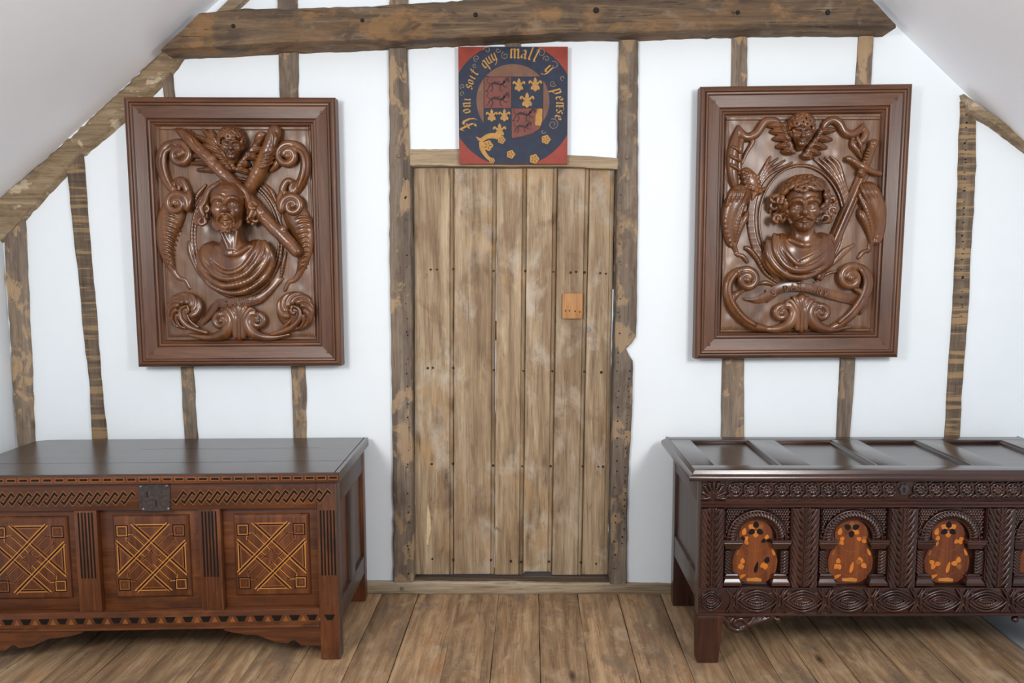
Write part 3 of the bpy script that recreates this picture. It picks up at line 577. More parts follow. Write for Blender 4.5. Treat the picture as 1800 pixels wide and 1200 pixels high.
# ---------------------------------------------------------------- the two framed carved reliefs
K = .001046                                   # metres per unit of the tracing grid at the panels' depth
class Panel:
    def __init__(s, ox, oy, base_px, label):
        s.ox, s.oy = ox, oy
        s.root = tag(empty('carved_relief', atY(*base_px, -.0)), label, 'carving', 'framed carved wooden reliefs')
        s.O = np.array(s.root.location)
    def pt(s, cx, cy, w): return atY(s.ox + cx / 2.352, s.oy + cy / 2.352, -w) - s.O
    def sdf(s, x0, x1, y0, y1, w0, w1, h=.0025):
        a, b = s.pt(x0, y1, (w0 + w1) / 2), s.pt(x1, y0, (w0 + w1) / 2)
        return SDF((a[0], -w1, a[2]), (b[0], -w0, b[2]), h)
    def cv(s, S, P, w=.06, k=.004, flat=1, m=5, sub=False):
        Q = []
        for p in P:
            ww = p[3] if len(p) > 3 else w; c = s.pt(p[0], p[1], ww); Q.append((c[0], c[1], c[2], p[2] * K))
        S.curve(Q, k, m, flat, sub)
    def vol(s, S, cx, cy, start, turns, sg, r0, r1, w=.065, ball=None, k=.002, flat=1, dw=0):
        R = math.hypot(start[0] - cx, start[1] - cy); a0 = math.atan2(start[1] - cy, start[0] - cx); P = []
        n = int(16 * turns) + 2; Re = r1 * 1.3
        for i in range(n):
            t = i / (n - 1); a = a0 + sg * turns * 2 * math.pi * t; r = R + (Re - R) * t ** .85
            P.append((cx + r * math.cos(a), cy + r * math.sin(a), r0 + (r1 - r0) * t, w + dw * t))
        s.cv(S, P, w, k, flat, 2)
        if ball: c = s.pt(cx, cy, w + dw); S.ell(c, (ball * K,) * 3, .002)
    def blob(s, S, cx, cy, rx, rz, ry, w, k=.004, sub=False): S.ell(s.pt(cx, cy, w), (rx * K, ry * K, rz * K), k, None, sub)
    def out(s, S, name, parent=None, back=None):
        if back is not None: S.cut_back(-back)
        o = link(name, S.mesh(), MT['relief'], parent or s.root); return o
    # ---- moulded frame: four mitred rails
    def frame(s, corners, wid, w0=.023, w1=.082):
        C = [s.pt(*c, w1) for c in corners]                       # TL TR BR BL on the front plane
        prof = [(0, w0), (0, w1 - .012), (.003, w1 - .006), (.008, w1 - .002), (.016, w1), (.021, w1 - .002), (.024, w1 - .007), (.027, w1 - .003), (.033, w1 - .004), (.038, w1 - .010), (.042, w1 - .011),
                (.08, w1 - .015), (.086, w1 - .016), (.088, w1 - .022), (.094, w1 - .019), (.1, w1 - .021), (.104, w1 - .028), (.110, w1 - .027), (wid, w1 - .036), (wid, w0)]
        cen = sum(C) / 4
        def off(i, d):                                            # corner moved inward along both sides
            p, a, b = C[i], C[i - 1], C[(i + 1) % 4]; u = (a - p) / np.linalg.norm(a - p); v = (b - p) / np.linalg.norm(b - p)
            return p + (u + v) * d
        for i in range(4):
            j = (i + 1) % 4; R = []
            for t in np.linspace(0, 1, 13):
                ring = []
                for d, w in prof:
                    q = off(i, d) * (1 - t) + off(j, d) * t; ring.append((q[0], -w, q[2]))
                R.append(ring)
            MB().rings(R).build('frame_rail', MT['frameh' if i % 2 == 0 else 'framev'], s.root, ang=25)
        q = [off(i, wid - .004) for i in range(4)]
        MB().add([(p[0], y, p[2]) for y in (-.045, -.024) for p in q], [(0, 1, 2, 3), (7, 6, 5, 4)] + [(i, i + 4, (i + 1) % 4 + 4, (i + 1) % 4) for i in range(4)]).build('backing_board', MT['ground'], s.root)
        for i in range(4):                                        # peg in each corner joint
            p = off(i, .062); MB().lathe_y((p[0], p[2]), [(.006, -.055), (.006, -.0705), (.0045, -.072)], 10).build('corner_peg', MT['framev'], s.root)
    def ground(s, corners, w=.056, dish=None, seed=3):
        """raised carved ground with tooled surface; dish = ellipse (cx, cy, rx, ry, depth)"""
        TL, TR, BR, BL = corners; nu, nv = 150, 190; r = np.random.RandomState(seed); g = r.randn(24, 20)
        V = []; 
        for j in range(nv):
            for i in range(nu):
                u, v = i / (nu - 1), j / (nv - 1)
                cx = (TL[0] * (1 - u) + TR[0] * u) * (1 - v) + (BL[0] * (1 - u) + BR[0] * u) * v
                cy = (TL[1] * (1 - u) + TR[1] * u) * (1 - v) + (BL[1] * (1 - u) + BR[1] * u) * v
                ww = w
                e = min(u * 620, (1 - u) * 620, (1 - v) * 870)
                ww += .006 * min(1, e / 14) - .006
                if v < .02: ww += .008
                elif v < .045: ww -= .0
                d2 = ((u - .5) / .5) ** 2 + ((v - .5) / .5) ** 2
                ww -= .007 * math.exp(-d2 * 1.6)
                gx, gy = u * 18.99, v * 22.99; a, b = int(gx), int(gy); fu, fv = gx - a, gy - b
                fu, fv = fu * fu * (3 - 2 * fu), fv * fv * (3 - 2 * fv)
                ww += .0009 * ((g[b, a] * (1 - fu) + g[b, a + 1] * fu) * (1 - fv) + (g[b + 1, a] * (1 - fu) + g[b + 1, a + 1] * fu) * fv)
                if dish:
                    q = math.hypot((cx - dish[0]) / dish[2], (cy - dish[1]) / dish[3])
                    ww -= dish[4] * min(1, max(0, (1.02 - q) / .05))
                if i in (0, nu - 1) or j in (0, nv - 1): ww = .03
                p = s.pt(cx, cy, ww); V.append(p)
        Fc = [(j * nu + i, j * nu + i + 1, (j + 1) * nu + i + 1, (j + 1) * nu + i) for j in range(nv - 1) for i in range(nu - 1)]
        m = MB(); m.add(V, Fc); m.build('carved_ground', MT['ground'], s.root, ang=50)
    def band(s, A, B, thick=.006, name='ribbon', n=60):
        """curling ribbon between two edge lines (cx, cy, w)"""
        a = resample(catmull(A, 8), n); b = resample(catmull(B, 8), n); R = []
        for p, q in zip(a, b):
            ring = []
            for t in (0, .12, .5, .88, 1):
                c = p + (q - p) * t; bulge = .004 * (1 - (2 * t - 1) ** 2); ring.append(s.pt(c[0], c[1], c[2] + bulge))
            for t in (1, .5, 0):
                c = p + (q - p) * t; ring.append(s.pt(c[0], c[1], c[2] - thick))
            R.append(ring)
        return MB().rings(R).build(name, MT['relief'], s.root, ang=50)

def rotm(yaw, pitch, roll):
    cy, sy, cp, sp, cr, sr = math.cos(yaw), math.sin(yaw), math.cos(pitch), math.sin(pitch), math.cos(roll), math.sin(roll)
    # local axes: x right, y out of the wall, z up
    Rz = np.array([[cy, sy, 0], [-sy, cy, 0], [0, 0, 1]]); Rx = np.array([[1, 0, 0], [0, cp, -sp], [0, sp, cp]]); Ry = np.array([[cr, 0, sr], [0, 1, 0], [-sr, 0, cr]])
    return Ry @ Rz @ Rx
class Head:
    def __init__(s, c, sc, yaw=0, pitch=0, roll=0):
        s.c = np.array(c); s.s = sc; s.M = np.diag([1, -1, 1]) @ rotm(yaw, pitch, roll)
    def w(s, p): return s.c + s.M @ (np.array(p[:3], float) * s.s)
    def e(s, S, p, r, k=.08, sub=False): S.ell(s.w(p), tuple(x * s.s for x in r), k * s.s, s.M, sub)
    def c2(s, S, p, q, r1, r2, k=.05, sub=False): S.cap(s.w(p), s.w(q), r1 * s.s, r2 * s.s, k * s.s, 1, sub)
    def cu(s, S, P, k=.04, m=4, sub=False): S.curve([tuple(s.w(p)) + (p[3] * s.s,) for p in P], k * s.s, m, 1, sub)
    def face(s, S, child=False, closed=False, narrow=1.0):
        e, c2, cu = lambda *a, **k: s.e(S, *a, **k), lambda *a, **k: s.c2(S, *a, **k), lambda *a, **k: s.cu(S, *a, **k)
        n = narrow
        e((0, -.12, .34), (.74 * n, .84, .72), .1)
        e((0, .1, -.16), (.60 * n, .62, .78), .15)
        e((0, .44, -.80), (.26 * n, .22, .18), .18)
        for x in (-1, 1):
            e((x * .36 * n, .46, -.2), (.2, .2, .2) if not child else (.28, .26, .28), .18)
            e((x * .27 * n, .80, .03), (.2, .2, .15), .1, sub=True)                         # socket
            e((x * .27 * n, .535, .03), (.155, .13, .115), .02)                              # eyeball
            cu([(x * .10 * n, .60, .02, .025), (x * .2 * n, .665, .105, .032), (x * .33 * n, .65, .105, .032), (x * .45 * n, .55, .03, .025)], .015)     # upper lid
            cu([(x * .12 * n, .60, -.0, .02), (x * .25 * n, .645, -.075, .024), (x * .43 * n, .56, -.0, .02)], .015)                        # lower lid
            cu([(x * .06 * n, .70, .17, .07), (x * .22 * n, .72, .25, .075), (x * .42 * n, .60, .22, .07), (x * .54 * n, .44, .1, .05)], .07)               # brow
            e((x * .115, .73, -.27), (.085, .1, .08), .04)                                   # nostril wing
            cu([(x * .17, .68, -.3, .03), (x * .27, .62, -.42, .035), (x * .3, .54, -.55, .03)], .05)                                  # cheek fold
        cu([(0, .66, .2, .06), (0, .76, .02, .075), (0, .87, -.16, .085), (0, .92, -.25, .105), (0, .80, -.32, .06)], .06)        # nose
        cu([(-.23, .55, -.53, .03), (-.1, .67, -.475, .05), (0, .68, -.49, .045), (.1, .67, -.475, .05), (.23, .55, -.53, .03)], .025)
        cu([(-.18, .57, -.57, .03), (0, .68, -.60, .065), (.18, .57, -.57, .03)], .025)
        cu([(-.22, .62, -.535, .012), (0, .75, -.54, .022), (.22, .62, -.535, .012)], .015, sub=True)
        if not closed:
            for x in (-1, 1): e((x * .27 * n, .665, .03), (.045, .03, .045), .01, sub=True)
    def curls(s, S, n, rmin, rmax, seed, ok, R=(.80, .86, .80), cz=.3, twist=True):
        r = random.Random(seed); pts = []; tries = 0
        while len(pts) < n and tries < 6000:
            tries += 1; z = r.uniform(-1, 1); a = r.uniform(0, 2 * math.pi); q = math.sqrt(1 - z * z); d = (q * math.cos(a), q * math.sin(a), z)
            if d[1] < -.35 or not ok(d): continue
            if any(sum((d[i] - o[i]) ** 2 for i in range(3)) < (rmin * 1.55) ** 2 for o in pts): continue
            pts.append(d)
        for d in pts:
            p = np.array([d[0] * R[0], d[1] * R[1] - .1, d[2] * R[2] + cz]); rr = r.uniform(rmin, rmax); N = np.array(d); a0 = r.uniform(0, 6.28)
            T = np.cross(N, (0, 0, 1.0)); T = T / (np.linalg.norm(T) + 1e-6); B = np.cross(N, T); P = []
            for i in range(9):
                t = i / 8; a = a0 + 5.2 * t; ra = rr * (1 - .55 * t); q = p + (T * math.cos(a) + B * math.sin(a)) * ra + N * (.02 + .12 * t * rr * 3)
                P.append(tuple(q) + (rr * (.50 - .12 * t),))
            s.cu(S, P, .035, 2)

# ================= relief with the diagonal log cross
PA = Panel(200, 150, (424, 644), 'framed walnut relief of bearded man with diagonal log cross, left of door')
PA.frame([(35, 45), (912, 48), (940, 1160), (97, 1165)], .118)
gc = [(182, 166), (808, 168), (838, 1041), (222, 1044)]
PA.ground(gc, .058)
# oval moulding
S = PA.sdf(290, 730, 360, 890, .04, .085); E_ = [(510 + 186 * math.cos(t) + (.03 * 240 * math.sin(t)), 630 + 246 * math.sin(t)) for t in np.linspace(0, 2 * math.pi, 49)]
PA.cv(S, [(x, y, 8) for x, y in E_], .058, .002, 1, 2)
PA.cv(S, [(510 + (x - 510) * .93, 630 + (y - 630) * .95, 5) for x, y in E_], .055, .002, 1, 2)
PA.cv(S, [(312, 650, 8), (318, 690, 11), (335, 740, 9), (360, 790, 5)], .060); PA.cv(S, [(690, 800, 5), (700, 740, 8), (712, 690, 5)], .058)
PA.cv(S, [(330, 520, 5), (345, 460, 11), (380, 412, 6)], .058); PA.cv(S, [(690, 540, 5), (660, 450, 10), (622, 406, 5)], .058)
PA.out(S, 'oval_moulding')
# scrolls and horns at both sides
def side(P, mir):
    def f(x, y):
        if not mir: return x, y
        mid = 500 + .03 * (y - 300); return mid + (mid - x) * (.97 if y < 460 else .95), y + (4 if y < 460 else 8)
    S = P.sdf(*( (160, 350) if not mir else (660, 850)), 220, 850, .035, .12)
    T = lambda L: [(f(q[0], q[1]) + tuple(q[2:])) for q in L]
    sg = -1 if mir else 1
    P.cv(S, T([(322, 478, 5), (300, 455, 14), (262, 442, 18), (222, 395, 20), (200, 340, 21), (200, 288, 20), (222, 252, 18), (250, 240, 16)]), .066, .004)
    P.cv(S, T([(238, 420, 4), (216, 370, 9), (206, 320, 10), (212, 280, 9), (232, 262, 6)]), .086, .003)
    c = f(273, 286); P.vol(S, *c, f(250, 240), 1.25, sg, 17, 13, .072, 16, dw=.016)
    P.cv(S, T([(225, 262, 5), (250, 258, 13), (262, 282, 10), (248, 308, 8)]), .08, .003)
    P.cv(S, T([(250, 425, 4), (258, 398, 10), (280, 392, 14), (300, 420, 16), (308, 455, 13), (312, 490, 9)]), .07, .003)
    P.cv(S, T([(262, 398, 5), (270, 420, 8), (268, 445, 6)]), .082, .003)
    # horn
    P.cv(S, T([(262, 492, 46), (240, 545, 54), (220, 605, 45), (216, 665, 33), (228, 720, 22), (246, 765, 14), (268, 795, 10), (296, 806, 8), (314, 838, 8)]), .056, .004, .55)
    for i, (y, xl, xr_) in enumerate([(540, 180, 286), (560, 178, 282), (580, 178, 276), (600, 180, 268), (620, 184, 262), (640, 188, 256), (660, 190, 252), (680, 194, 250), (700, 200, 250), (720, 208, 252), (738, 216, 254)]):
        P.cv(S, T([(xl, y + 10, 4, .058), (xl * .7 + xr_ * .3, y - 6, 5.5, .083 - i * .0014), (xl * .35 + xr_ * .65, y + 2, 5.5, .084 - i * .0014), (xr_, y + 22, 4, .060)]), .07, .0015, 1, 3)
    c = f(260, 490); P.vol(S, *c, f(308, 500), 1.5, -sg, 17, 10, .088, 11, dw=.012)
    P.cv(S, T([(312, 440, 8), (316, 470, 14), (308, 505, 18)]), .084, .004)
    P.out(S, 'side_scroll', back=.046)
side(PA, False); side(PA, True)
# gadrooned shells in the lower corners
def shell(P, cx, cy, R, mir):
    sg = -1 if mir else 1; S = P.sdf(cx - R * 1.25, cx + R * 1.35, cy - R * 1.25, cy + R * 1.3, .035, .12)
    P.blob(S, cx, cy, R * .97, R * .97, R * .42, .052, .004)
    for k in range(8):
        a = math.radians(28 - 34 * k); t = k / 7; L = []
        for u in (0, .2, .45, .7, 1):
            ang = a - u * 1.5; rad = R * (.50 + .47 * (1 - (1 - u) ** 2)); L.append((cx + sg * rad * math.cos(ang), cy + rad * math.sin(ang), R * (.20 - .11 * u) * (1 - .45 * t), .082 + .014 * (1 - u) - .006 * t))
        P.cv(S, L, .08, .0015, 1, 4)
    P.cv(S, [(cx + sg * R * .12, cy - R * .30, R * .07), (cx - sg * R * .22, cy - R * .1, R * .10), (cx - sg * R * .22, cy + R * .38, R * .13), (cx + sg * R * .15, cy + R * .8, R * .15), (cx + sg * R * .62, cy + R * 1.02, R * .13), (cx + sg * R * 1.2, cy + R * 1.18, R * .1)], .085, .003)
    P.cv(S, [(cx + sg * R * .12, cy - R * .30, R * .06), (cx + sg * R * .22, cy - R * .05, R * .08), (cx + sg * R * .1, cy + R * .12, R * .07), (cx + sg * R * .0, cy + R * .02, R * .05)], .09, .002)
    P.cv(S, [(cx + sg * R * .1, cy + R * .2, R * .06), (cx + sg * R * .35, cy + R * .6, R * .08), (cx + sg * R * .72, cy + R * .86, R * .05)], .08, .002)
    P.out(S, 'corner_shell', back=.046)
shell(PA, 294, 932, 76, False); shell(PA, 750, 934, 80, True)
# base scrolls and plume
def base(P, mid, y0, spread, vr, hs=1.0):
    S = P.sdf(mid - 240, mid + 240, y0 - 150, y0 + 20, .035, .115)
    for g in (-1, 1):
        X = lambda d: mid + g * d * hs
        P.cv(S, [(X(205), y0 - 12, 8), (X(150), y0 - 2, 11), (X(95), y0 - 4, 18), (X(52), y0 - 26, 25), (X(34), y0 - 68, 23), (X(50), y0 - 98, 18), (X(78), y0 - 97, 15)], .070, .004)
        P.vol(S, X(spread), y0 - 68, (X(78), y0 - 97), .95, -g * -1, 15, 11, .076, 14, dw=.01)
        P.cv(S, [(X(16), y0 - 4, 11), (X(18), y0 - 45, 13), (X(22), y0 - 85, 14), (X(44), y0 - 118, 9), (X(62), y0 - 112, 4)], .082, .003)
        P.cv(S, [(X(6), y0 - 4, 8), (X(8), y0 - 60, 12), (X(16), y0 - 112, 15), (X(30), y0 - 134, 7)], .076, .003)
    P.cv(S, [(mid, y0, 16), (mid, y0 - 60, 16), (mid, y0 - 120, 22), (mid, y0 - 138, 12)], .068, .004)
    P.out(S, 'base_plume', back=.046)
base(PA, 520, 1042, 76, 28)
# log cross
S = PA.sdf(250, 800, 160, 720, .045, .145)
PA.cv(S, [(268, 188, 12, .07), (295, 206, 20, .085), (345, 256, 22, .1), (430, 342, 24, .104), (505, 415, 24, .1), (560, 474, 26, .098), (640, 566, 26, .1), (702, 626, 27, .102), (756, 686, 25, .1)], .09, .003)
r = random.Random(2)
for t in np.linspace(.05, .95, 16):
    x, y = 290 + t * 460, 205 + t * 475; PA.cv(S, [(x - 14 + r.uniform(-6, 6), y - 16, 4), (x + r.uniform(-5, 5), y + r.uniform(-8, 8), 6), (x + 14, y + 14 + r.uniform(-6, 6), 4)], .123, .003, 1, 2)
for x, y in ((690, 604), (400, 312), (600, 530)): PA.blob(S, x + 10, y - 10, 15, 15, 13, .112, .006)
PA.cv(S, [(250, 182, 4, .064), (278, 190, 10, .074), (300, 236, 6, .07)], .07); PA.cv(S, [(300, 182, 5, .066), (322, 204, 10, .078), (340, 240, 6, .08)], .07)
PA.out(S, 'log')
S = PA.sdf(520, 720, 160, 460, .045, .14)
PA.cv(S, [(666, 190, 26, .088), (645, 250, 27, .092), (605, 345, 29, .092), (556, 432, 26, .08)], .09, .003)
for i in range(4): PA.cv(S, [(578 + i * 9, 318 - i * 14, 6, .085), (612 + i * 6, 336 - i * 16, 9, .122), (655 + i * 4, 318 - i * 18, 6, .09)], .1, .002)
PA.cv(S, [(650, 180, 5, .1), (668, 210, 7, .116), (664, 250, 5, .116)], .11); PA.cv(S, [(628, 205, 10, .07), (605, 208, 15, .074), (590, 232, 10, .07)], .07)
PA.cv(S, [(680, 268, 6, .07), (676, 320, 12, .074), (650, 352, 8, .07)], .07)
PA.out(S, 'log')
# winged cherub heads
def cherub(P, cx, cy, wl, wr, yaw, pitch, roll, seed):
    H = Head(P.pt(cx, cy, .098), 60 * K, yaw, pitch, roll); S = P.sdf(cx - 80, cx + 80, cy - 85, cy + 85, .035, .175, .002)
    H.face(S, True, True); H.e(S, (0, -.3, -.9), (.4, .4, .4), .2)
    o = P.out(S, 'cherub_head', back=.046)
    S = P.sdf(cx - 80, cx + 80, cy - 85, cy + 85, .035, .175, .002)
    H.e(S, (0, -.3, .42), (.8, .72, .72), .05)
    H.curls(S, 46, .17, .24, seed, lambda d: d[2] > .25 or (abs(d[0]) > .62 and d[2] > -.55 and d[1] < .55))
    P.out(S, 'hair', o, back=.046)
    for root, tips, up in (wl, wr):
        xs = [q[0] for q in root + tips]; ys = [q[1] for q in root + tips]
        S = P.sdf(min(xs) - 25, max(xs) + 25, min(ys) - 25, max(ys) + 25, .035, .11); n = len(tips)
        for i, tp in enumerate(tips):
            t = i / (n - 1); a = np.array(root[0]) * (1 - t) + np.array(root[1]) * t; b = np.array(tp); mdl = (a + b) / 2 + np.array(up) * (.5 - abs(t - .5))
            P.cv(S, [(a[0], a[1], 13, .07), (mdl[0], mdl[1], 14, .076), (b[0], b[1], 8, .066)], .07, .0015)
            P.cv(S, [(a[0], a[1], 3, .088), (mdl[0], mdl[1], 3, .092), (b[0], b[1], 2, .076)], .08, .001)
        for i in range(9):
            t = i / 8; q = np.array(root[0]) * (1 - t) + np.array(root[1]) * t + np.array([r.uniform(-4, 4), r.uniform(-4, 4)]); P.blob(S, q[0], q[1], 12, 12, 12, .082, .001)
        P.out(S, 'wing', back=.046)
cherub(PA, 487, 246, ([(495, 345), (425, 235)], [(350, 350), (322, 322), (308, 290), (312, 245), (325, 205), (372, 186), (402, 190)], (0, -18)),
       ([(508, 345), (585, 248)], [(575, 365), (560, 330), (600, 300), (625, 262), (622, 215)], (6, -6)), .32, -.1, .03, 4)

# busts
def drape(P, S, folds, w0=.1):
    for L in folds: P.cv(S, [(q[0], q[1], q[2], .062 + (q[3] - .06) * .6) for q in L], w0, .005, 1, 6)
S = PA.sdf(325, 690, 370, 870, .035, .26, .0024)
PA.blob(S, 505, 758, 158, 98, 60, .074, .02); PA.blob(S, 412, 722, 66, 78, 52, .078, .02); PA.blob(S, 596, 716, 66, 80, 52, .078, .02)
PA.blob(S, 490, 705, 88, 62, 46, .092, .02)
PA.cv(S, [(425, 668, 9, .122), (462, 692, 7, .136), (484, 700, 5, .14)], .13, .008); PA.cv(S, [(562, 664, 9, .120), (520, 692, 7, .136), (498, 700, 5, .14)], .13, .008)   # collar bones
drape(PA, S, [
    [(410, 648, 6, .098), (384, 684, 9, .140), (425, 752, 10, .178), (479, 775, 10, .190), (536, 750, 10, .184), (580, 690, 9, .166), (600, 644, 8, .13)],
    [(376, 668, 10, .128), (372, 722, 11, .158), (420, 782, 11, .182), (480, 800, 11, .188), (550, 775, 11, .180), (606, 705, 11, .156), (622, 655, 10, .128)],
    [(352, 700, 12, .118), (368, 765, 13, .148), (429, 818, 14, .170), (482, 828, 14, .172), (569, 800, 13, .162), (632, 725, 13, .135), (640, 672, 11, .115)],
    [(350, 755, 9, .112), (398, 822, 11, .138), (470, 855, 11, .142), (540, 850, 11, .140), (612, 806, 10, .126), (655, 748, 9, .108)],
    [(540, 768, 6, .182), (590, 735, 7, .170), (640, 690, 7, .128)], [(398, 726, 5, .170), (424, 768, 6, .182), (466, 788, 5, .188)],
    [(622, 650, 12, .118), (650, 700, 13, .118), (656, 745, 11, .110)]], .12)
H = Head(PA.pt(473, 504, .118), 101 * K, .24, .12, .03)
H.c2(S, (.06, -.15, -.45), (.18, -.32, -1.62), .40, .44, .22)
for x in (-1, 1): H.c2(S, (x * .36, .05, -.75), (x * .1 + .14, .10, -1.68), .08, .06, .1)
H.face(S, False, True)
H.cu(S, [(-.5, .44, .36, .02), (0, .70, .42, .025), (.5, .44, .36, .02)], .05); H.cu(S, [(-.4, .48, .52, .015), (0, .66, .58, .02), (.4, .48, .52, .015)], .05)
bust = PA.out(S, 'bust', back=.046)
S = PA.sdf(335, 630, 370, 660, .035, .27, .0022)
r = random.Random(12)
for g in (-1, 1):                                           # hair swept from the crown to curls beside the cheeks
    for i in range(8):
        y = -.45 + i * .10; u = i / 7
        H.cu(S, [(g * .10, y * .7 - .1, 1.02, .05), (g * (.45 + .05 * u), y + .02, .88 - .10 * u, .10), (g * .73, y + .04, .5, .11), (g * (.80 + .04 * math.sin(i * 2)), y + .06, .12, .12), (g * (.90 + .06 * math.sin(i * 2)), y + .08, -.12, .12), (g * (.84 + .1 * math.cos(i * 2)), y + .1, -.38 - .05 * (i % 3), .07)], .015, 4)
    for i in range(13):
        a = r.uniform(0, 6.28); p = (g * r.uniform(.80, 1.08), r.uniform(-.25, .32), r.uniform(-.55, .0) + (.05 if g > 0 else -.12))
        H.cu(S, [(p[0] + .14 * math.cos(a + t * 5), p[1] + .05 + .05 * t, p[2] + .14 * math.sin(a + t * 5), .075) for t in (0, .25, .5, .75, 1)], .015, 3)
H.e(S, (0, -.38, .5), (.8, .55, .58), .05); H.e(S, (0, -.45, .0), (.9, .5, .62), .05)
PA.out(S, 'hair', bust, back=.046)
S = PA.sdf(390, 570, 510, 670, .1, .28, .0022)
for g in (-1, 1):
    H.cu(S, [(0, .76, -.38, .05), (g * .14, .73, -.43, .06), (g * .28, .62, -.56, .05), (g * .32, .54, -.72, .04)], .02)
    for i in range(5):
        q = .04 * ((i * 7) % 3); H.cu(S, [(g * (.52 - .1 * i), .24 + .08 * i, -.55 - .05 * i, .06), (g * (.48 - .1 * i), .34 + .08 * i, -.74 - .04 * i, .085), (g * (.38 - .085 * i), .40 + .06 * i, -.90 - .03 * i + q, .08), (g * (.30 - .07 * i), .44 + .05 * i, -.98 - .03 * i + q, .06), (g * (.34 - .06 * i), .48 + .04 * i, -1.02 - .03 * i + q, .035)], .02)
PA.out(S, 'beard', bust)
# ribbon with raised capitals
PA.band([(350, 985, .062), (378, 945, .068), (405, 905, .074), (428, 888, .078)], [(372, 992, .062), (402, 960, .07), (428, 925, .078), (440, 905, .08)], .006)
PA.band([(414, 886, .074), (470, 880, .08), (540, 876, .084), (600, 862, .08), (640, 832, .074), (650, 800, .066)], [(428, 918, .074), (480, 920, .08), (550, 915, .084), (610, 894, .08), (660, 846, .072), (704, 796, .062)], .006)
CAPS = {'S': [[(.9, .85), (.5, 1), (.1, .8), (.3, .55), (.7, .45), (.9, .2), (.5, 0), (.1, .15)]], 'A': [[(0, 0), (.5, 1), (1, 0)], [(.2, .4), (.8, .4)]], 'N': [[(0, 0), (0, 1), (1, 0), (1, 1)]], 'D': [[(0, 0), (0, 1), (.6, .95), (1, .5), (.6, .05), (0, 0)]],
        'R': [[(0, 0), (0, 1), (.8, .95), (.8, .6), (0, .5), (.9, 0)]], 'E': [[(.9, 1), (0, 1), (0, 0), (.9, 0)], [(0, .5), (.7, .5)]], 'M': [[(0, 0), (.1, 1), (.5, .3), (.9, 1), (1, 0)]], 'I': [[(.5, 0), (.5, 1)]], 'V': [[(0, 1), (.5, 0), (1, 1)]]}
def letters(P, text, path, size, w):
    C = resample(catmull(path, 8), len(text))
    for i, ch_ in enumerate(text):
        if ch_ == ' ': continue
        a, b = C[max(i - 1, 0)], C[min(i + 1, len(text) - 1)]; ang = math.atan2(b[1] - a[1], b[0] - a[0]); S = P.sdf(C[i][0] - size, C[i][0] + size, C[i][1] - size, C[i][1] + size, w - .006, w + .008, .0015)
        for st in CAPS[ch_]:
            L = [((u - .5) * size * .62, -(v - .5) * size) for u, v in st]; L = [(C[i][0] + x * math.cos(ang) - y * math.sin(ang), C[i][1] + x * math.sin(ang) + y * math.cos(ang)) for x, y in L]
            for p, q in zip(L, L[1:]): S.cap(P.pt(*p, w), P.pt(*q, w), 2.2 * K, 2.2 * K, .0005)
        P.out(S, 'letter')
letters(PA, 'S ANDREAS', [(462, 900), (520, 897), (588, 880)], 22, .0875)

# ================= relief with the sword and palm branches
PB = Panel(1200, 130, (1400, 632), 'framed walnut relief of curly-haired man with sword and palms, right of door')
PB.frame([(75, 50), (955, 38), (893, 1172), (52, 1178)], .118)
PB.ground([(178, 174), (822, 172), (778, 1056), (153, 1060)], .058, (490, 605, 176, 228, .012), 8)
S = PB.sdf(255, 720, 330, 890, .035, .09)
for sgn, base_x in ((1, 0), (-1, 0)):
    for i in range(4):
        d = i * 13
        if sgn > 0: PB.cv(S, [(400 - d * .2, 852, 7), (345 - d * .6, 775 - d * .1, 8), (302 - d * .5, 680, 8), (292 - d * .5, 580, 8), (310 - d * .5, 490 - d * .3, 8), (352 - d * .6 + i * 4, 420 - d, 8), (452 - i * 30, 366 - i * 8, 5)], .062 - .001 * i, .0015, 1, 4)
        else: PB.cv(S, [(552 + d * .3, 840 - d * .3, 6), (610 + d * .6, 790 - d * .4, 7), (668 + d * .8, 725 - d * .3, 7), (730 + d * .3, 702 - d * .3, 4)], .060, .0015, 1, 4)
for i in range(4): PB.cv(S, [(545 + i * 22, 352 - i * 4, 4), (590 + i * 18, 392 - i * 6, 9), (640 + i * 8, 452 - i * 4, 9), (668 + i * 5, 530 - i * 6, 7), (672 + i * 3, 580, 4)], .062, .0015, 1, 4)
PB.cv(S, [(490 + 174 * math.cos(t), 605 + 226 * math.sin(t), 5) for t in np.linspace(0, 2 * math.pi, 41)], .056, .001, 1, 2)
PB.cv(S, [(238, 718, 4), (270, 722, 10), (305, 760, 9), (340, 820, 6), (392, 862, 5)], .064); PB.cv(S, [(312, 868, 5), (345, 862, 9), (385, 876, 5)], .062)
PB.cv(S, [(545, 862, 4), (600, 825, 6), (650, 815, 4)], .060)
PB.out(S, 'palm_wreath', back=.044)
# sword
S = PB.sdf(530, 840, 260, 860, .04, .12)
a, b = np.array((748, 408.)), np.array((560, 840.)); dv = (b - a) / np.linalg.norm(b - a); nv_ = np.array((-dv[1], dv[0]))
for o_, rr, ww in ((-14, 11, .062), (0, 12, .070), (14, 11, .062)): PB.cv(S, [tuple(a + nv_ * o_) + (rr, ww), tuple((a + b) / 2 + nv_ * o_) + (rr, ww), tuple(b + nv_ * o_ * .8) + (rr, ww)], .066, .001, 1, 2)
PB.cv(S, [(786, 292, 14, .078), (772, 335, 17, .082), (750, 392, 15, .08)], .08)
for i in range(6): PB.cv(S, [(760 - i * 4 + 2, 312 + i * 12, 4, .09), (774 - i * 4, 316 + i * 12, 5, .1), (790 - i * 4, 322 + i * 12, 4, .088)], .095, .001, 1, 2)
PB.cv(S, [(684, 350, 13, .082), (708, 360, 9, .086), (745, 385, 15, .09), (785, 404, 10, .086), (812, 412, 13, .082)], .085); PB.blob(S, 788, 288, 19, 19, 18, .082, .003)
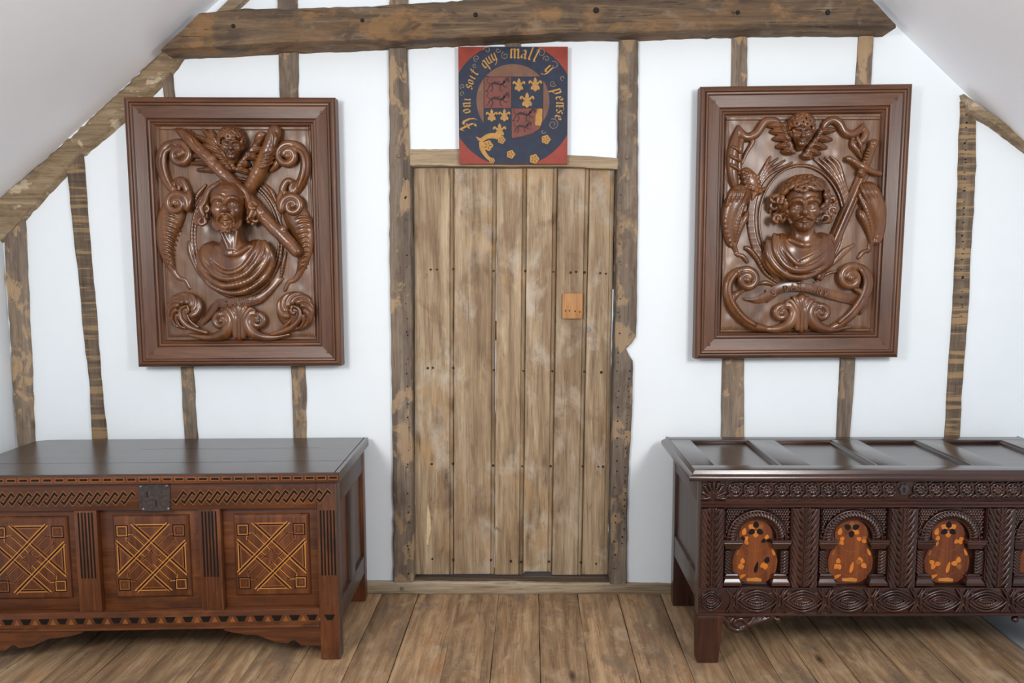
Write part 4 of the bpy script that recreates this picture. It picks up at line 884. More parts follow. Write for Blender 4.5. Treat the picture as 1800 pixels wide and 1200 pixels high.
PB.cv(S, [(735, 405, 12, .09), (742, 420, 9, .088)], .085)
PB.out(S, 'sword')
# acanthus pods at both sides
def pod(P, cx, cy, R, sg, low, lowx):
    S = P.sdf(min(cx, lowx) - 85, max(cx, lowx) + 85, cy - R * 1.4, low + 30, .035, .125)
    P.cv(S, [(cx, cy, R, .066), (cx - sg * 30, cy + 55, R * .92, .066), (cx - sg * 45, cy + 120, R * .66, .064), (cx - sg * 42, cy + 190, R * .42, .06), (lowx - sg * 14, low - 40, R * .26, .058), (lowx, low, R * .14, .056)], .062, .004, .75)
    for i in range(12):
        t = i / 11; x = cx - sg * (14 + 52 * math.sin(min(t * 2.2, 1.57))) + sg * 26 * max(0, t - .55) * 2.2; y = cy - 6 + t * (low - cy - 36); P.blob(S, x + sg * 4, y, 14 - 8 * t, 13 - 6 * t, 12 - 6 * t, .086 - .016 * t, .004)
    P.cv(S, [(cx + sg * 30, cy + 10, 8, .08), (cx + sg * 6, cy + 62, 11, .088), (cx - sg * 14, cy + 130, 11, .08), (cx - sg * 22, cy + 190, 6, .068)], .08, .003)
    P.cv(S, [(cx + sg * 34, cy + 66, 5, .066), (cx + sg * 22, cy + 92, 15, .074), (cx - sg * 2, cy + 145, 12, .072), (cx - sg * 18, cy + 215, 5, .062)], .07, .003)
    for i in range(4): P.cv(S, [(cx + sg * (28 - 16 * i), cy - R * .72 + 4 * i, 5, .082), (cx + sg * (14 - 17 * i), cy - 4, 9, .1), (cx - sg * (4 + 17 * i), cy + 46, 5, .09)], .09, .002)
    P.cv(S, [(lowx - sg * 8, low - 8, 6), (lowx + sg * 22, low + 2, 9), (lowx + sg * 40, low + 24, 8)], .058)
    P.out(S, 'side_pod', back=.046)
pod(PB, 236, 500, 46, 1, 752, 226); pod(PB, 762, 492, 48, -1, 735, 766)
# upper scrolls
def upper(P, M_, name, box_):
    S = P.sdf(*box_, .035, .115)
    for L, k in M_: P.cv(S, L, .07, k)
    P.out(S, name, back=.046)
upper(PB, [([(230, 212, 4), (238, 240, 15), (262, 262, 18), (300, 250, 17), (322, 222, 17), (345, 196, 17), (385, 196, 14), (405, 218, 10)], .003), ([(225, 225, 6), (212, 290, 22), (205, 350, 25), (206, 410, 22), (215, 455, 16)], .004),
           ([(246, 262, 8), (236, 310, 14), (232, 360, 12), (236, 410, 8)], .003), ([(205, 300, 5, .095), (225, 310, 6, .098), (240, 325, 4, .09)], .002), ([(200, 340, 5, .096), (220, 350, 6, .1), (238, 362, 4, .09)], .002),
           ([(200, 375, 5, .095), (218, 386, 6, .098), (236, 400, 4, .088)], .002), ([(272, 270, 5), (290, 280, 9), (262, 330, 7), (246, 372, 4)], .003)], 'upper_scroll', (175, 420, 180, 480))
upper(PB, [([(575, 235, 8), (590, 205, 14), (620, 190, 16), (648, 206, 17), (668, 240, 17), (700, 250, 16), (735, 228, 12), (748, 204, 4)], .003), ([(745, 215, 5), (756, 245, 15), (742, 276, 15), (712, 282, 12)], .003),
           ([(705, 262, 7), (704, 292, 13), (724, 318, 13), (738, 345, 7)], .003), ([(722, 262, 6, .09), (735, 290, 7, .094), (740, 318, 5, .088)], .002)], 'upper_scroll', (555, 790, 170, 370))
S = PB.sdf(230, 360, 385, 540, .035, .11)
PB.cv(S, [(262, 412, 26, .064), (285, 448, 32, .066), (300, 490, 18, .062), (345, 470, 5, .06)], .064, .004, .7)
for i in range(5):
    for j in range(4): PB.blob(S, 250 + i * 15 + j * 4, 406 + j * 20 + i * 5, 10, 10, 11, .082 - .002 * i, .001)
PB.cv(S, [(288, 520, 4), (302, 492, 9), (345, 474, 4)], .072)
PB.out(S, 'scale_husk', back=.046)
cherub(PB, 490, 238, ([(455, 320), (425, 215)], [(415, 320), (392, 300), (378, 268), (366, 238), (352, 212)], (-4, -6)), ([(505, 338), (570, 235)], [(535, 345), (565, 330), (592, 305), (612, 272), (628, 232)], (6, 4)), -.18, -.2, -.04, 9)
# lower corner scrolls
def lower(P, cx, cy, sg, L, vs, r0):
    xs = [q[0] for q in L]; S = P.sdf(min(xs) - 40, max(xs + [cx + 50]) + 40, cy - 70, max(q[1] for q in L) + 30, .035, .12)
    P.cv(S, L, .07, .004)
    P.cv(S, [(q[0] + sg * 8, q[1] - 3, max(q[2] * .4, 3), .09) for q in L[1:-1]], .09, .003)
    P.vol(S, cx, cy, (L[-1][0], L[-1][1]), 1.25, sg, r0, 13, .078, 17, dw=.014)
    for q in L[2:-2]: P.blob(S, q[0] - sg * 10, q[1] + 6, 8, 13, 9, .078, .002)
    P.cv(S, [(cx - sg * 10, cy + 44, 5, .074), (cx - sg * 46, cy + 62, 14, .08), (cx - sg * 62, cy + 104, 10, .076), (cx - sg * 40, cy + 150, 5, .07)], .075, .003)
    P.out(S, 'corner_scroll', back=.046)
lower(PB, 266, 850, 1, [(340, 1052, 14), (290, 1040, 20), (245, 1010, 22), (206, 962, 22), (186, 912, 21), (190, 862, 20), (214, 826, 19), (246, 812, 18)], 0, 18)
lower(PB, 694, 842, -1, [(612, 1050, 14), (655, 1028, 18), (700, 988, 20), (738, 938, 21), (760, 888, 22), (762, 846, 22), (745, 812, 20), (712, 796, 18)], 0, 18)
base(PB, 490, 1056, 84, 30, .98)
# second bust
S = PB.sdf(315, 655, 405, 865, .035, .26, .0024)
PB.blob(S, 482, 762, 146, 86, 58, .074, .02); PB.blob(S, 402, 735, 64, 76, 52, .078, .02); PB.blob(S, 568, 728, 62, 74, 50, .078, .02); PB.blob(S, 500, 718, 80, 58, 46, .092, .02)
PB.cv(S, [(440, 684, 9, .120), (480, 702, 7, .136), (502, 708, 5, .14)], .13, .008); PB.cv(S, [(565, 684, 9, .118), (534, 702, 7, .134), (514, 708, 5, .14)], .13, .008)
drape(PB, S, [
    [(410, 664, 6, .098), (408, 692, 9, .144), (425, 734, 9, .172), (456, 770, 9, .184), (484, 786, 8, .188), (536, 760, 9, .182), (588, 722, 9, .158), (606, 672, 8, .122)],
    [(380, 668, 11, .124), (384, 728, 12, .156), (420, 788, 12, .174), (480, 812, 12, .178), (550, 790, 11, .166), (605, 742, 10, .138)],
    [(352, 692, 12, .108), (356, 750, 13, .130), (395, 805, 14, .146), (450, 836, 13, .150), (520, 834, 12, .148), (588, 795, 10, .132)],
    [(482, 778, 5, .190), (540, 748, 6, .184), (596, 700, 6, .146)], [(470, 798, 6, .186), (540, 778, 7, .178), (606, 724, 7, .138)], [(440, 812, 7, .178), (520, 812, 7, .172), (598, 762, 7, .142)],
    [(396, 672, 6, .140), (398, 730, 6, .166), (436, 786, 6, .180)], [(340, 735, 8, .108), (362, 800, 9, .122), (420, 840, 9, .130)], [(612, 668, 9, .112), (626, 715, 9, .112), (612, 760, 7, .116)]], .12)
H = Head(PB.pt(499, 548, .122), 101 * K, -.27, -.05, -.02)
H.face(S, False, False, 1.04)
H.c2(S, (.02, -.15, -.45), (.05, -.28, -1.55), .42, .48, .22)
for x in (-1, 1):
    H.c2(S, (x * .36, .06, -.75), (x * .1 + .05, .12, -1.62), .08, .06, .1)
    H.cu(S, [(x * .03, .78, -.39, .05), (x * .16, .73, -.44, .06), (x * .3, .60, -.50, .05), (x * .4, .52, -.46, .03)], .02)
H.cu(S, [(0, .66, -.70, .03), (0, .66, -.80, .06), (0, .64, -.92, .03)], .03)
bust = PB.out(S, 'bust', back=.046)
S = PB.sdf(360, 645, 385, 660, .035, .27, .0022)
H.e(S, (0, -.3, .5), (.82, .66, .72), .05); H.e(S, (0, -.42, .05), (.9, .5, .75), .05)
H.curls(S, 70, .15, .22, 21, lambda d: d[2] > .42 or (abs(d[0]) > .66 and d[2] > -.75 and d[1] < .5), (.9, .86, .86), .28)
r = random.Random(5)
for g in (-1, 1):
    for i in range(10):
        a = r.uniform(0, 6.28); p = (g * r.uniform(.78, 1.12), r.uniform(-.3, .25), r.uniform(-.55, .4))
        H.cu(S, [(p[0] + .15 * math.cos(a + t * 5), p[1] + .06 * t, p[2] + .15 * math.sin(a + t * 5), .075) for t in (0, .25, .5, .75, 1)], .015, 3)
    for i in range(5): p = (g * (.60 - .03 * i), .16 + .04 * i, -.25 - .09 * i); H.e(S, p, (.09, .09, .09), .03)
PB.out(S, 'hair', bust, back=.046)
PB.band([(248, 925, .060), (300, 922, .068), (345, 900, .076), (380, 880, .082)], [(255, 936, .060), (310, 948, .066), (365, 935, .076), (392, 918, .082)], .006)
PB.band([(345, 890, .074), (400, 868, .082), (455, 858, .086), (520, 866, .088), (590, 884, .084), (660, 902, .076), (745, 912, .066)], [(352, 945, .07), (405, 908, .08), (460, 896, .086), (520, 902, .088), (580, 920, .084), (650, 940, .076), (722, 958, .066)], .006)
letters(PB, 'S DAMIANV', [(376, 905), (450, 880), (520, 886), (592, 906)], 24, .0925)
PB.blob(S2 := PB.sdf(460, 505, 840, 885, .07, .11, .002), 482, 862, 12, 9, 10, .09, .001); PB.out(S2, 'ribbon_boss')
# ---------------------------------------------------------------- inlaid chest (west side)
CL = tag(empty('inlaid_chest', (-.738, -.588, 0), math.radians(2)), 'reddish oak chest with geometric inlaid front panels, left of the door', 'chest', 'old oak chests against the wall')
LW, LD = 1.41, .545                                    # local: x from -LW to 0, y from 0 (front) to LD (back)
def part(m, name, mat, parent=CL, ang=40): return m.build(name, MT[mat], parent, ang)
# legs run up as corner stiles
for x0, x1 in ((-.075, 0), (-LW, -LW + .075)):
    part(MB().box(x0, x1, 0, .05, .003, .706, .003), 'corner_stile', 'chestv')
    part(MB().box(x0, x1, LD - .05, LD, .003, .706, .003), 'corner_stile', 'chestv')
rail_t = part(MB().box(-LW + .0755, -.0755, .002, .04, .601, .706, .002), 'top_rail', 'chest')
m = MB().box(-LW + .0755, -.0755, .002, .04, .134, .206, .002); m.box(-LW + .0755, -.0755, -.003, .004, .134, .143, .002); rail_b = part(m, 'bottom_rail', 'chest')
muntins = []
for x0, x1 in ((-.519, -.437), (-.975, -.893)): muntins.append(part(MB().box(x0, x1, .003, .038, .2065, .6005, .0015), 'muntin', 'chestv'))
bays = [(-.437, -.0755), (-.893, -.519), (-LW + .0755, -.975)]
def stripmesh(path, w, y, closed=True):                # flat inlay line with mitred corners
    P = [Vector(p) for p in path]; n = len(P); A = []; B = []
    for i in range(n):
        p = P[i]; a = P[i - 1] if (closed or i > 0) else None; b = P[(i + 1) % n] if (closed or i < n - 1) else None
        d1 = (p - a).normalized() if a is not None else (b - p).normalized(); d2 = (b - p).normalized() if b is not None else d1
        n1 = Vector((-d1.y, d1.x)); n2 = Vector((-d2.y, d2.x)); mt_ = (n1 + n2); mt_ = mt_.normalized() if mt_.length > 1e-6 else n1
        L = w / 2 / max(mt_.dot(n1), .35); A.append(p + mt_ * L); B.append(p - mt_ * L)
    m = MB(); v = [(q.x, y, q.y) for q in A] + [(q.x, y, q.y) for q in B]
    m.add(v, [(i, (i + 1) % n, n + (i + 1) % n, n + i) for i in range(n if closed else n - 1)]); return m
def two(path, w, mats, parent, name, y, closed=True, inner=.72):
    o = stripmesh(path, w, y, closed).build(name, MT[mats[0]], parent)
    c = sum((Vector(p) for p in path), Vector((0, 0))) / len(path)
    stripmesh([c + (Vector(p) - c) * inner for p in path], w * .8, y, closed).build('inner_line', MT[mats[1]], o); return o
for bi, (x0, x1) in enumerate(bays):
    part(MB().box(x0 + .0005, x1 - .0005, .026, .034, .2065, .6005, .0005), 'panel_border', 'chest')
    cx = (x0 + x1) / 2 + .004; hw = .135
    # raised fielded panel with sloped edge
    fx0, fx1, fz0, fz1 = cx - .143, cx + .143, .253, .576; s_ = .014
    m = MB(); lev = [(0, .027), (.003, .019), (s_ * .6, .014), (s_, .0125)]
    R = [[(fx0 + d, y, fz0 + d), (fx1 - d, y, fz0 + d), (fx1 - d, y, fz1 - d), (fx0 + d, y, fz1 - d)] for d, y in lev]; m.rings(R, True, True)
    pn = part(m, 'raised_panel', 'chestv', CL, 20)
    y = .0119; q_ = .000323; zc = .412
    def xz(px, pz): return (cx + px * q_, zc - pz * q_)
    for sx in (-1, 1):
        for sz in (-1, 1):
            sq = [(sx * 392, sz * 392), (sx * 262, sz * 392), (sx * 262, sz * 258), (sx * 392, sz * 258)]
            two([xz(*p) for p in sq], .0042, ('ebony', 'box' if sx * sz > 0 else 'boxd'), pn, 'inlay_square', y, True, .84)
            two([xz(*[v * .55 + c * .45 for v, c in zip(p, (sx * 327, sz * 325))]) for p in sq], .0034, ('boxd', 'ebony'), pn, 'inlay_square', y, True, .97)
            for L in ([(258, 282), (206, 282), (0, 66)], [(282, 252), (282, 206), (66, 0)]):
                for o_, mt in ((0, 'boxd' if sx * sz < 0 else 'box'), (20, 'ebony'), (36, 'boxd')):
                    P = [xz(sx * (px - (o_ if L[0][1] > L[0][0] else o_ * .35)), sz * (pz - (o_ * .35 if L[0][1] > L[0][0] else o_))) for px, pz in L]
                    stripmesh(P, .0036, y - .0001, False).build('inlay_strap', MT[mt], pn)
    for i_, (p, q) in enumerate((((-214, -400), (392, 210)), ((218, -400), (-388, 216)), ((-388, -208), (212, 392)), ((386, -204), (-208, 396)))):
        d = Vector((q[0] - p[0], q[1] - p[1])).normalized(); nn = Vector((-d.y, d.x)); g = 1 if i_ in (1, 2) else -1
        for o_, mt in ((0, 'box'), (18, 'ebony'), (34, 'box' if i_ % 2 else 'boxd')):
            P = [xz(p[0] + nn.x * o_ * g, p[1] + nn.y * o_ * g), xz(q[0] + nn.x * o_ * g, q[1] + nn.y * o_ * g)]
            stripmesh(P, .0036, y - .0002 - .0001 * (i_ % 2), False).build('inlay_band', MT[mt], pn)
    for T in ([(-214, -400), (218, -400), (2, -185)], [(-208, 394), (212, 394), (2, 182)], [(-388, -206), (-388, 214), (-176, 4)], [(390, -204), (390, 210), (180, 3)]):
        two([xz(*p) for p in T], .0040, ('box', 'ebony'), pn, 'inlay_triangle', y - .0001, True, .80); stripmesh([xz(*[v * .58 + c * .42 for v, c in zip(p, [sum(t[k] for t in T) / 3 for k in (0, 1)])]) for p in T], .0032, y - .0001).build('inlay_triangle', MT['boxd'], pn)
# fluted inlay on stiles and muntins
fl1 = MB().add([(-.0031, 0, 0), (.0031, 0, 0), (.0031, 0, .255), (-.0031, 0, .255)], [(0, 1, 2, 3)]).mesh(); fl2 = MB().add([(-.003, 0, 0), (.003, 0, 0), (.003, 0, .12), (-.003, 0, .12)], [(0, 1, 2, 3)]).mesh()
stl = [o for o in CL.children if o.name.startswith('corner_stile')]
for own, xc, y in ((stl[0], -.036, -.0006), (muntins[0], -.478, .0024), (muntins[1], -.934, .0024), (stl[2], -LW + .037, -.0006)):
    for k in range(5):
        link('flute_inlay', fl1, MT['ebony'], own, (xc + (k - 2) * .0125, y, .338))
        link('flute_inlay', fl2, MT['boxd' if k % 2 else 'chestv'], own, (xc + (k - 2) * .0125 + .006, y, .215))
# chain of dark links along the top rail
L1 = [(-.010, .007), (.0, .021), (.002, .021)]; lk = [(-.0250, -.0100), (-.0150, -.0205), (.0150, .0205), (.0250, .0095)]
la = stripmesh(lk, .0090, 0, False).mesh(); lb = stripmesh([(x * 1.0, z * 1.0) for x, z in lk], .0114, 0, False).mesh()
x = -LW + .04; 
while x < -.03:
    if not (-.752 < x < -.59):
        own = rail_t if -LW + .09 < x < -.1 else (stl[0] if x > -.1 else stl[2]); y = .0014 if own is rail_t else -.0006
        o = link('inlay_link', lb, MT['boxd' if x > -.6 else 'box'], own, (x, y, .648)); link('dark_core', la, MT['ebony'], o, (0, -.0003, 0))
    x += .0315
# wedge inlays along the bottom rail
wd = MB().add([(-.021, 0, .011), (.021, 0, .011), (.010, 0, -.011), (-.010, 0, -.011)], [(0, 1, 2, 3)]).mesh(); wl_ = MB().add([(-.011, 0, -.011), (.011, 0, -.011), (.0, 0, .011)], [(0, 1, 2)]).mesh()
for k in range(21):
    x = -.037 - k * .067
    own, y = (stl[0], -.0006) if k == 0 else ((stl[2], -.0006) if x < -LW + .08 else (rail_b, .0014))
    link('dark_wedge', wd, MT['ebony'], own, (x, y, .171))
    if k: link('pale_wedge', wl_, MT['boxd'], rail_b, (x + .0335, .0014, .169))
# shaped brackets under the rail
def bracket(sg, xo):
    P = [(0, 0), (-.37, 0), (-.362, -.010), (-.335, -.018), (-.28, -.028), (-.235, -.032), (-.205, -.046), (-.17, -.060), (-.125, -.066), (-.112, -.056), (-.1, -.053), (-.09, -.060), (-.075, -.074), (0, -.077)]
    part(MB().prism([(xo + sg * x, .1335 + z) for x, z in P], .004, .024), 'bracket', 'chest')
bracket(1, -.0755); bracket(-1, -LW + .0755)
# ends, back, floor
for xs, xe in ((-.03, -.002), (-LW + .002, -LW + .03)):
    part(MB().box(xs, xe, .0505, LD - .0505, .60, .705, .002), 'end_rail', 'lidside'); part(MB().box(xs, xe, .0505, LD - .0505, .134, .215, .002), 'end_rail', 'lidside')
    part(MB().box(xs, xe, LD / 2 - .04, LD / 2 + .04, .2155, .5995, .002), 'end_muntin', 'lidside')
    xm = (xs + xe) / 2
    for y0, y1 in ((.0505, LD / 2 - .0405), (LD / 2 + .0405, LD - .0505)): part(MB().box(xm - .004, xm + .003, y0, y1, .2155, .5995), 'end_panel', 'chestv')
part(MB().box(-.004, .0006, -.0003, .0505, .003, .706, .0008), 'stile_face', 'lidside')
part(MB().box(-LW + .0755, -.0755, LD - .025, LD - .005, .14, .70), 'back_board', 'chest'); part(MB().box(-LW + .031, -.031, .041, LD - .026, .145, .165), 'bottom_board', 'chest')
# lid with inlaid front edge
m = MB(); n = 40; wv = wobble(n, .0012, 77, 8); R = []
lx0, lx1 = -LW - .028, .017
for i in range(n):
    x = lx0 + (lx1 - lx0) * i / (n - 1); yb = LD + .012
    if i == 0: yb -= .03
    z1 = .7445 + wv[i] * .4
    R.append([(x, yb, .707), (x, -.019, .707), (x, -.020, .711), (x, -.020, z1 - .004), (x, -.017, z1), (x, LD * .5, z1 + .0006), (x, yb - .003, z1), (x, yb, z1 - .004)])
lid = part(m.rings(R), 'lid', 'lid', CL, 30)
part(MB().box(lx0, lx1, -.0208, -.0195, .7085, .738, .0003), 'lid_edge_band', 'chest', lid)
for x0, x1, y0, wdt in ((lx0 + .1, lx1, .145, .0016), (-.9, -.15, .36, .0014), (lx1 - .018, lx1 - .0165, 0, 0)):
    if wdt:
        P = [(x0 + (x1 - x0) * t, y0 + .004 * math.sin(9 * t)) for t in np.linspace(0, 1, 30)]; q = MB(); q.add([(x, y - wdt / 2, .7456) for x, y in P] + [(x, y + wdt / 2, .7456) for x, y in P], [(i, i + 1, 31 + i, 30 + i) for i in range(29)]); part(q, 'crack', 'hole', lid)
    else: part(MB().box(x0, x1, -.016, LD + .006, .744, .7457), 'end_joint', 'hole', lid)
ra = stripmesh([(-.016, -.006), (.016, -.006), (.016, .006), (-.016, .006)], .0030, 0).mesh(); rb = MB().add([(-.0135, 0, -.0038), (.0135, 0, -.0038), (.0135, 0, .0038), (-.0135, 0, .0038)], [(0, 1, 2, 3)]).mesh()
for k in range(33):
    x = lx1 - .022 - k * .0435
    if x < lx0 + .02: break
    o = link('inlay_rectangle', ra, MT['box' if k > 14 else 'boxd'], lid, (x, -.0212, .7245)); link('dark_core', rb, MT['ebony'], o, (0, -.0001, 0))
# iron lock plate
m = MB(); P = [(-.0575, .051), (.052, .052), (.0575, .046), (.054, -.046), (.058, -.052), (-.05, -.050), (-.0575, -.043)]
m.prism(P, -.0025, .0015); lock = m.build('lock_plate', MT['iron'], CL, loc=(-.672, 0, .650))
nl = MB().lathe_y((0, 0), [(.0045, 0), (.0045, -.002), (.002, -.0045)], 8).mesh()
for x, z in ((-.050, .043), (.046, .045), (.048, -.043), (-.044, -.043)): link('nail', nl, flat('bright_nail', (150, 146, 144), .35, .1, 30, .7), lock, (x, -.002, z))
for x, z, h in ((-.028, .012, .024), (.004, -.022, .022)): MB().box(x - .0032, x + .0032, -.0031, -.0024, z - h / 2, z + h / 2).build('keyhole', MT['hole'], lock)
# ---------------------------------------------------------------- carved chest (east side)
CR = tag(empty('carved_chest', (.63, -.616, 0), 0), 'dark carved oak chest with arched marquetry panels, right of the door', 'chest', 'old oak chests against the wall')
RW, RD = 1.52, .53
def pr(m, name, mat='darkv', parent=CR, ang=40): return m.build(name, MT[mat], parent, ang)
st = [(0, .092), (.342, .449), (.710, .817), (1.075, 1.182), (RW - .092, RW)]
for x0, x1 in (st[0], st[-1]):
    pr(MB().box(x0, x1, .0, .055, .19, .718, .003), 'corner_stile'); pr(MB().box(x0, x1, RD - .055, RD, .003, .718, .003), 'corner_stile')
    m = MB(); R = []
    for z, d in ((.003, .010), (.05, .006), (.11, .0), (.155, -.002), (.172, -.006), (.178, -.009), (.186, -.009), (.1895, -.002)):
        R.append([(x0 + d * .3 - .001, d * .3, z), (x1 - d, d * .3, z), (x1 - d, .055, z), (x0 + d * .3 - .001, .055, z)])
    leg = pr(m.rings(R), 'leg', 'legw')
# --- carved leaf columns
def leafmesh(w, h, n):
    S = SDF((-w / 2, -.014, 0), (w / 2, .008, h), .0019)
    S.box((-w / 2, -.0005, 0), (w / 2, .008, h), .001, .001)
    for g in (-1, 1):
        for k in range(-3, n + 1):
            z = h * k / n; st_ = h / n
            P = [(g * .006, -.001, z, .0026), (g * w * .17, -.0045, z + st_ * .55, .0058), (g * w * .31, -.0065, z + st_ * 1.35, .0072), (g * w * .40, -.0062, z + st_ * 2.2, .0060), (g * w * .455, -.003, z + st_ * 3.0, .0032)]
            S.curve(P, .0008, 3)
    S.cap((0, -.002, 0), (0, -.002, h), .0042, .0042, .001)
    return S
def clip(S, w, h):                                        # keep inside the stile
    X, _, Z = np.meshgrid(*S.ax, indexing='ij', sparse=True)
    S.d = np.maximum(S.d, np.maximum(np.abs(X) - w / 2, np.maximum(-Z, Z - h)).astype(np.float32)); return S.mesh()
lm1 = clip(leafmesh(.105, .306, 11), .105, .306); lm0 = clip(leafmesh(.090, .306, 11), .090, .306)
for i, (x0, x1) in enumerate(st):
    if 0 < i < 4: mu = pr(MB().box(x0, x1, .006, .045, .302, .6135, .001), 'muntin')
    own = mu if 0 < i < 4 else [o for o in CR.children if o.name.startswith('corner_stile')][0 if i == 0 else 2]
    link('carved_leaf', lm1 if 0 < i < 4 else lm0, MT['darkv'], own, ((x0 + x1) / 2, -.0005 if 0 < i < 4 else -.0095 + .0045, .3045))
# --- top rail: row of rosettes in a running scroll
tr = pr(MB().box(.0925, RW - .0925, .002, .045, .6455, .718, .001), 'top_rail', 'dark')
mo = MB(); 
prof = [(.004, .612), (-.006, .613), (-.010, .618), (-.010, .624), (-.005, .6265), (-.005, .630), (-.009, .632), (-.009, .637), (-.003, .641), (.0, .6445), (.004, .645)]
mo.rings([[(x, y, z) for y, z in prof] for x in np.linspace(-.0, RW, 12)]); pr(mo, 'rail_moulding', 'dark', CR, 30)
S = SDF((-.042, -.012, -.036), (.042, .004, .036), .0016); S.box((-.026, -.0, -.033), (.026, .004, .033), .001, .001)
S.curve([(.0245 * math.cos(t), -.003, .0245 * math.sin(t), .0042) for t in np.linspace(0, 2 * math.pi, 25)], .001, 2)
for k in range(8):
    a = 2 * math.pi * k / 8 + .2; S.curve([(.004 * math.cos(a), -.003, .004 * math.sin(a), .003), (.0115 * math.cos(a), -.005, .0115 * math.sin(a), .0056), (.0175 * math.cos(a), -.003, .0175 * math.sin(a), .004)], .0006, 3)
S.ell((0, -.006, 0), (.0048, .0048, .0048), .001)
S.curve([(-.036, -.002, -.030, .004), (-.026, -.004, -.022, .0055), (-.012, -.002, -.031, .003)], .001, 3); S.curve([(.036, -.002, .030, .0035), (.026, -.003, .021, .0045), (.014, -.002, .030, .003)], .001, 3)
rm = S.mesh()
x = .128
while x < RW - .11:
    if abs(x - .757) > .032: link('rosette', rm, MT['dark'], tr, (x, .0005, .6815))
    x += .0575
S = SDF((-.045, -.012, -.036), (.045, .006, .036), .0018); S.box((-.043, 0, -.034), (.043, .006, .034), .001, .001)
for k in range(9):
    a = math.radians(90 + (k - 4) * 24); S.curve([(.006 * math.cos(a), -.002, -.030 + .006 * math.sin(a), .003), (.03 * math.cos(a), -.005, -.028 + .036 * math.sin(a), .0055), (.044 * math.cos(a), -.003, -.026 + .058 * math.sin(a), .0065)], .001, 3)
fm2 = clip(S, .088, 1) if False else S.mesh()
cs = [o for o in CR.children if o.name.startswith('corner_stile')]
for own, xc in ((cs[0], .046), (cs[2], RW - .046)): link('carved_fan', fm2, MT['dark'], own, (xc, -.004, .6815))
esc = MB(); esc.prism([(.017 * math.cos(t) * (1 + .12 * math.cos(6 * t)), .02 * math.sin(t) * (1 + .12 * math.cos(6 * t))) for t in np.linspace(0, 2 * math.pi, 36, endpoint=False)], -.004, .003)
es = esc.build('keyhole_plate', MT['iron'], CR, loc=(.757, 0, .6825)); MB().box(-.003, .003, -.0055, -.0042, -.012, .004).build('keyhole', MT['hole'], es); MB().lathe_y((0, .004), [(.0048, -.0035), (.0048, -.0056)], 10).build('keyhole', MT['hole'], es)
# --- bottom rail with lozenge ovals
m = MB().box(.0, RW, -.002, .045, .192, .3015, .002); m.box(-.001, RW + .001, -.007, .0, .192, .203, .002); br = pr(m, 'bottom_rail', 'dark')
S = SDF((-.083, -.012, -.046), (.083, .004, .046), .0017); S.box((-.06, -.0, -.03), (.06, .004, .03), .001, .001)
def lens(S, a, b, r, y):
    for g in (-1, 1): S.curve([(-a, y, 0, r * .6), (-a * .6, y, g * b * .62, r), (0, y, g * b, r), (a * .6, y, g * b * .62, r), (a, y, 0, r * .6)], .0007, 4)
lens(S, .078, .040, .0042, -.004); lens(S, .062, .030, .0034, -.003); lens(S, .044, .018, .0034, -.004); lens(S, .03, .008, .003, -.003)
for t in np.linspace(-1, 1, 9):
    for g in (-1, 1): S.ell((t * .038, -.004, g * .0135 * (1 - t * t * .85)), (.0026,) * 3, .0005)
om = S.mesh()
S = SDF((-.034, -.011, -.046), (.034, .004, .046), .0017); S.box((-.016, -.0, -.02), (.016, .004, .02), .001, .001)
for g in (-1, 1):
    S.curve([(g * .027, -.003, .043, .0036), (g * .014, -.004, .022, .0042), (g * .009, -.004, 0, .0042), (g * .014, -.004, -.022, .0042), (g * .027, -.003, -.043, .0036)], .0008, 4)
    S.curve([(g * .016, -.003, .043, .003), (g * .004, -.003, .02, .0036), (0, -.003, .012, .003)], .0008, 3); S.curve([(g * .016, -.003, -.043, .003), (g * .004, -.003, -.02, .0036), (0, -.003, -.012, .003)], .0008, 3)
kn = S.mesh()
sp = .1735
for k in range(9):
    x = .046 + k * sp
    if k: link('carved_knot', kn, MT['dark'], br, (x - sp / 2, -.0045, .2525))
    o = link('carved_oval', om, MT['dark'], br, (x, -.0045, .2525))
    if k == 0 or k == 8: o.scale = (.56, 1, .9)
# --- the four bays
bx = [(.0925, .3415), (.4495, .7095), (.8175, 1.0745), (1.1825, RW - .0925)]
PB_BACK = .030
rope = SDF((-.118, -.014, -.004), (.118, .012, .118), .0018)
for a, b in zip(np.linspace(0, math.pi, 33), np.linspace(0, math.pi, 33)[1:]): rope.cap((.094 * math.cos(a), .004, .094 * math.sin(a)), (.094 * math.cos(b), .004, .094 * math.sin(b)), .0115, .0115, .001)
for k in range(25):
    a = math.pi * (k + .5) / 25; b = a + .13
    rope.curve([(.083 * math.cos(a), -.002, .083 * math.sin(a), .0032), (.094 * math.cos((a + b) / 2), -.0085, .094 * math.sin((a + b) / 2), .005), (.106 * math.cos(b), -.002, .106 * math.sin(b), .0032)], .0008, 2)
rope.curve([(.110 * math.cos(a), -.001, .110 * math.sin(a), .0036) for a in np.linspace(0, math.pi, 21)], .001, 2); rope.curve([(.079 * math.cos(a), .003, .079 * math.sin(a), .004) for a in np.linspace(0, math.pi, 21)], .001, 2)
rope.cut_back(.016); rope_m = rope.mesh()
sp_ = MB(); N = 20                                                       # spandrel board above the arch
def spandrel(hw):
    P = [(-hw, 0), (-.1, 0)] + [(.1 * math.cos(a), .1 * math.sin(a)) for a in np.linspace(math.pi, 0, 25)][1:-1] + [(.1, 0), (hw, 0), (hw, .1245), (-hw, .1245)]
    m = MB(); m.prism(P, .008, .026); return m
bumps = SDF((-.124, -.004, 0), (.124, .02, .124), .0019); r = random.Random(3)
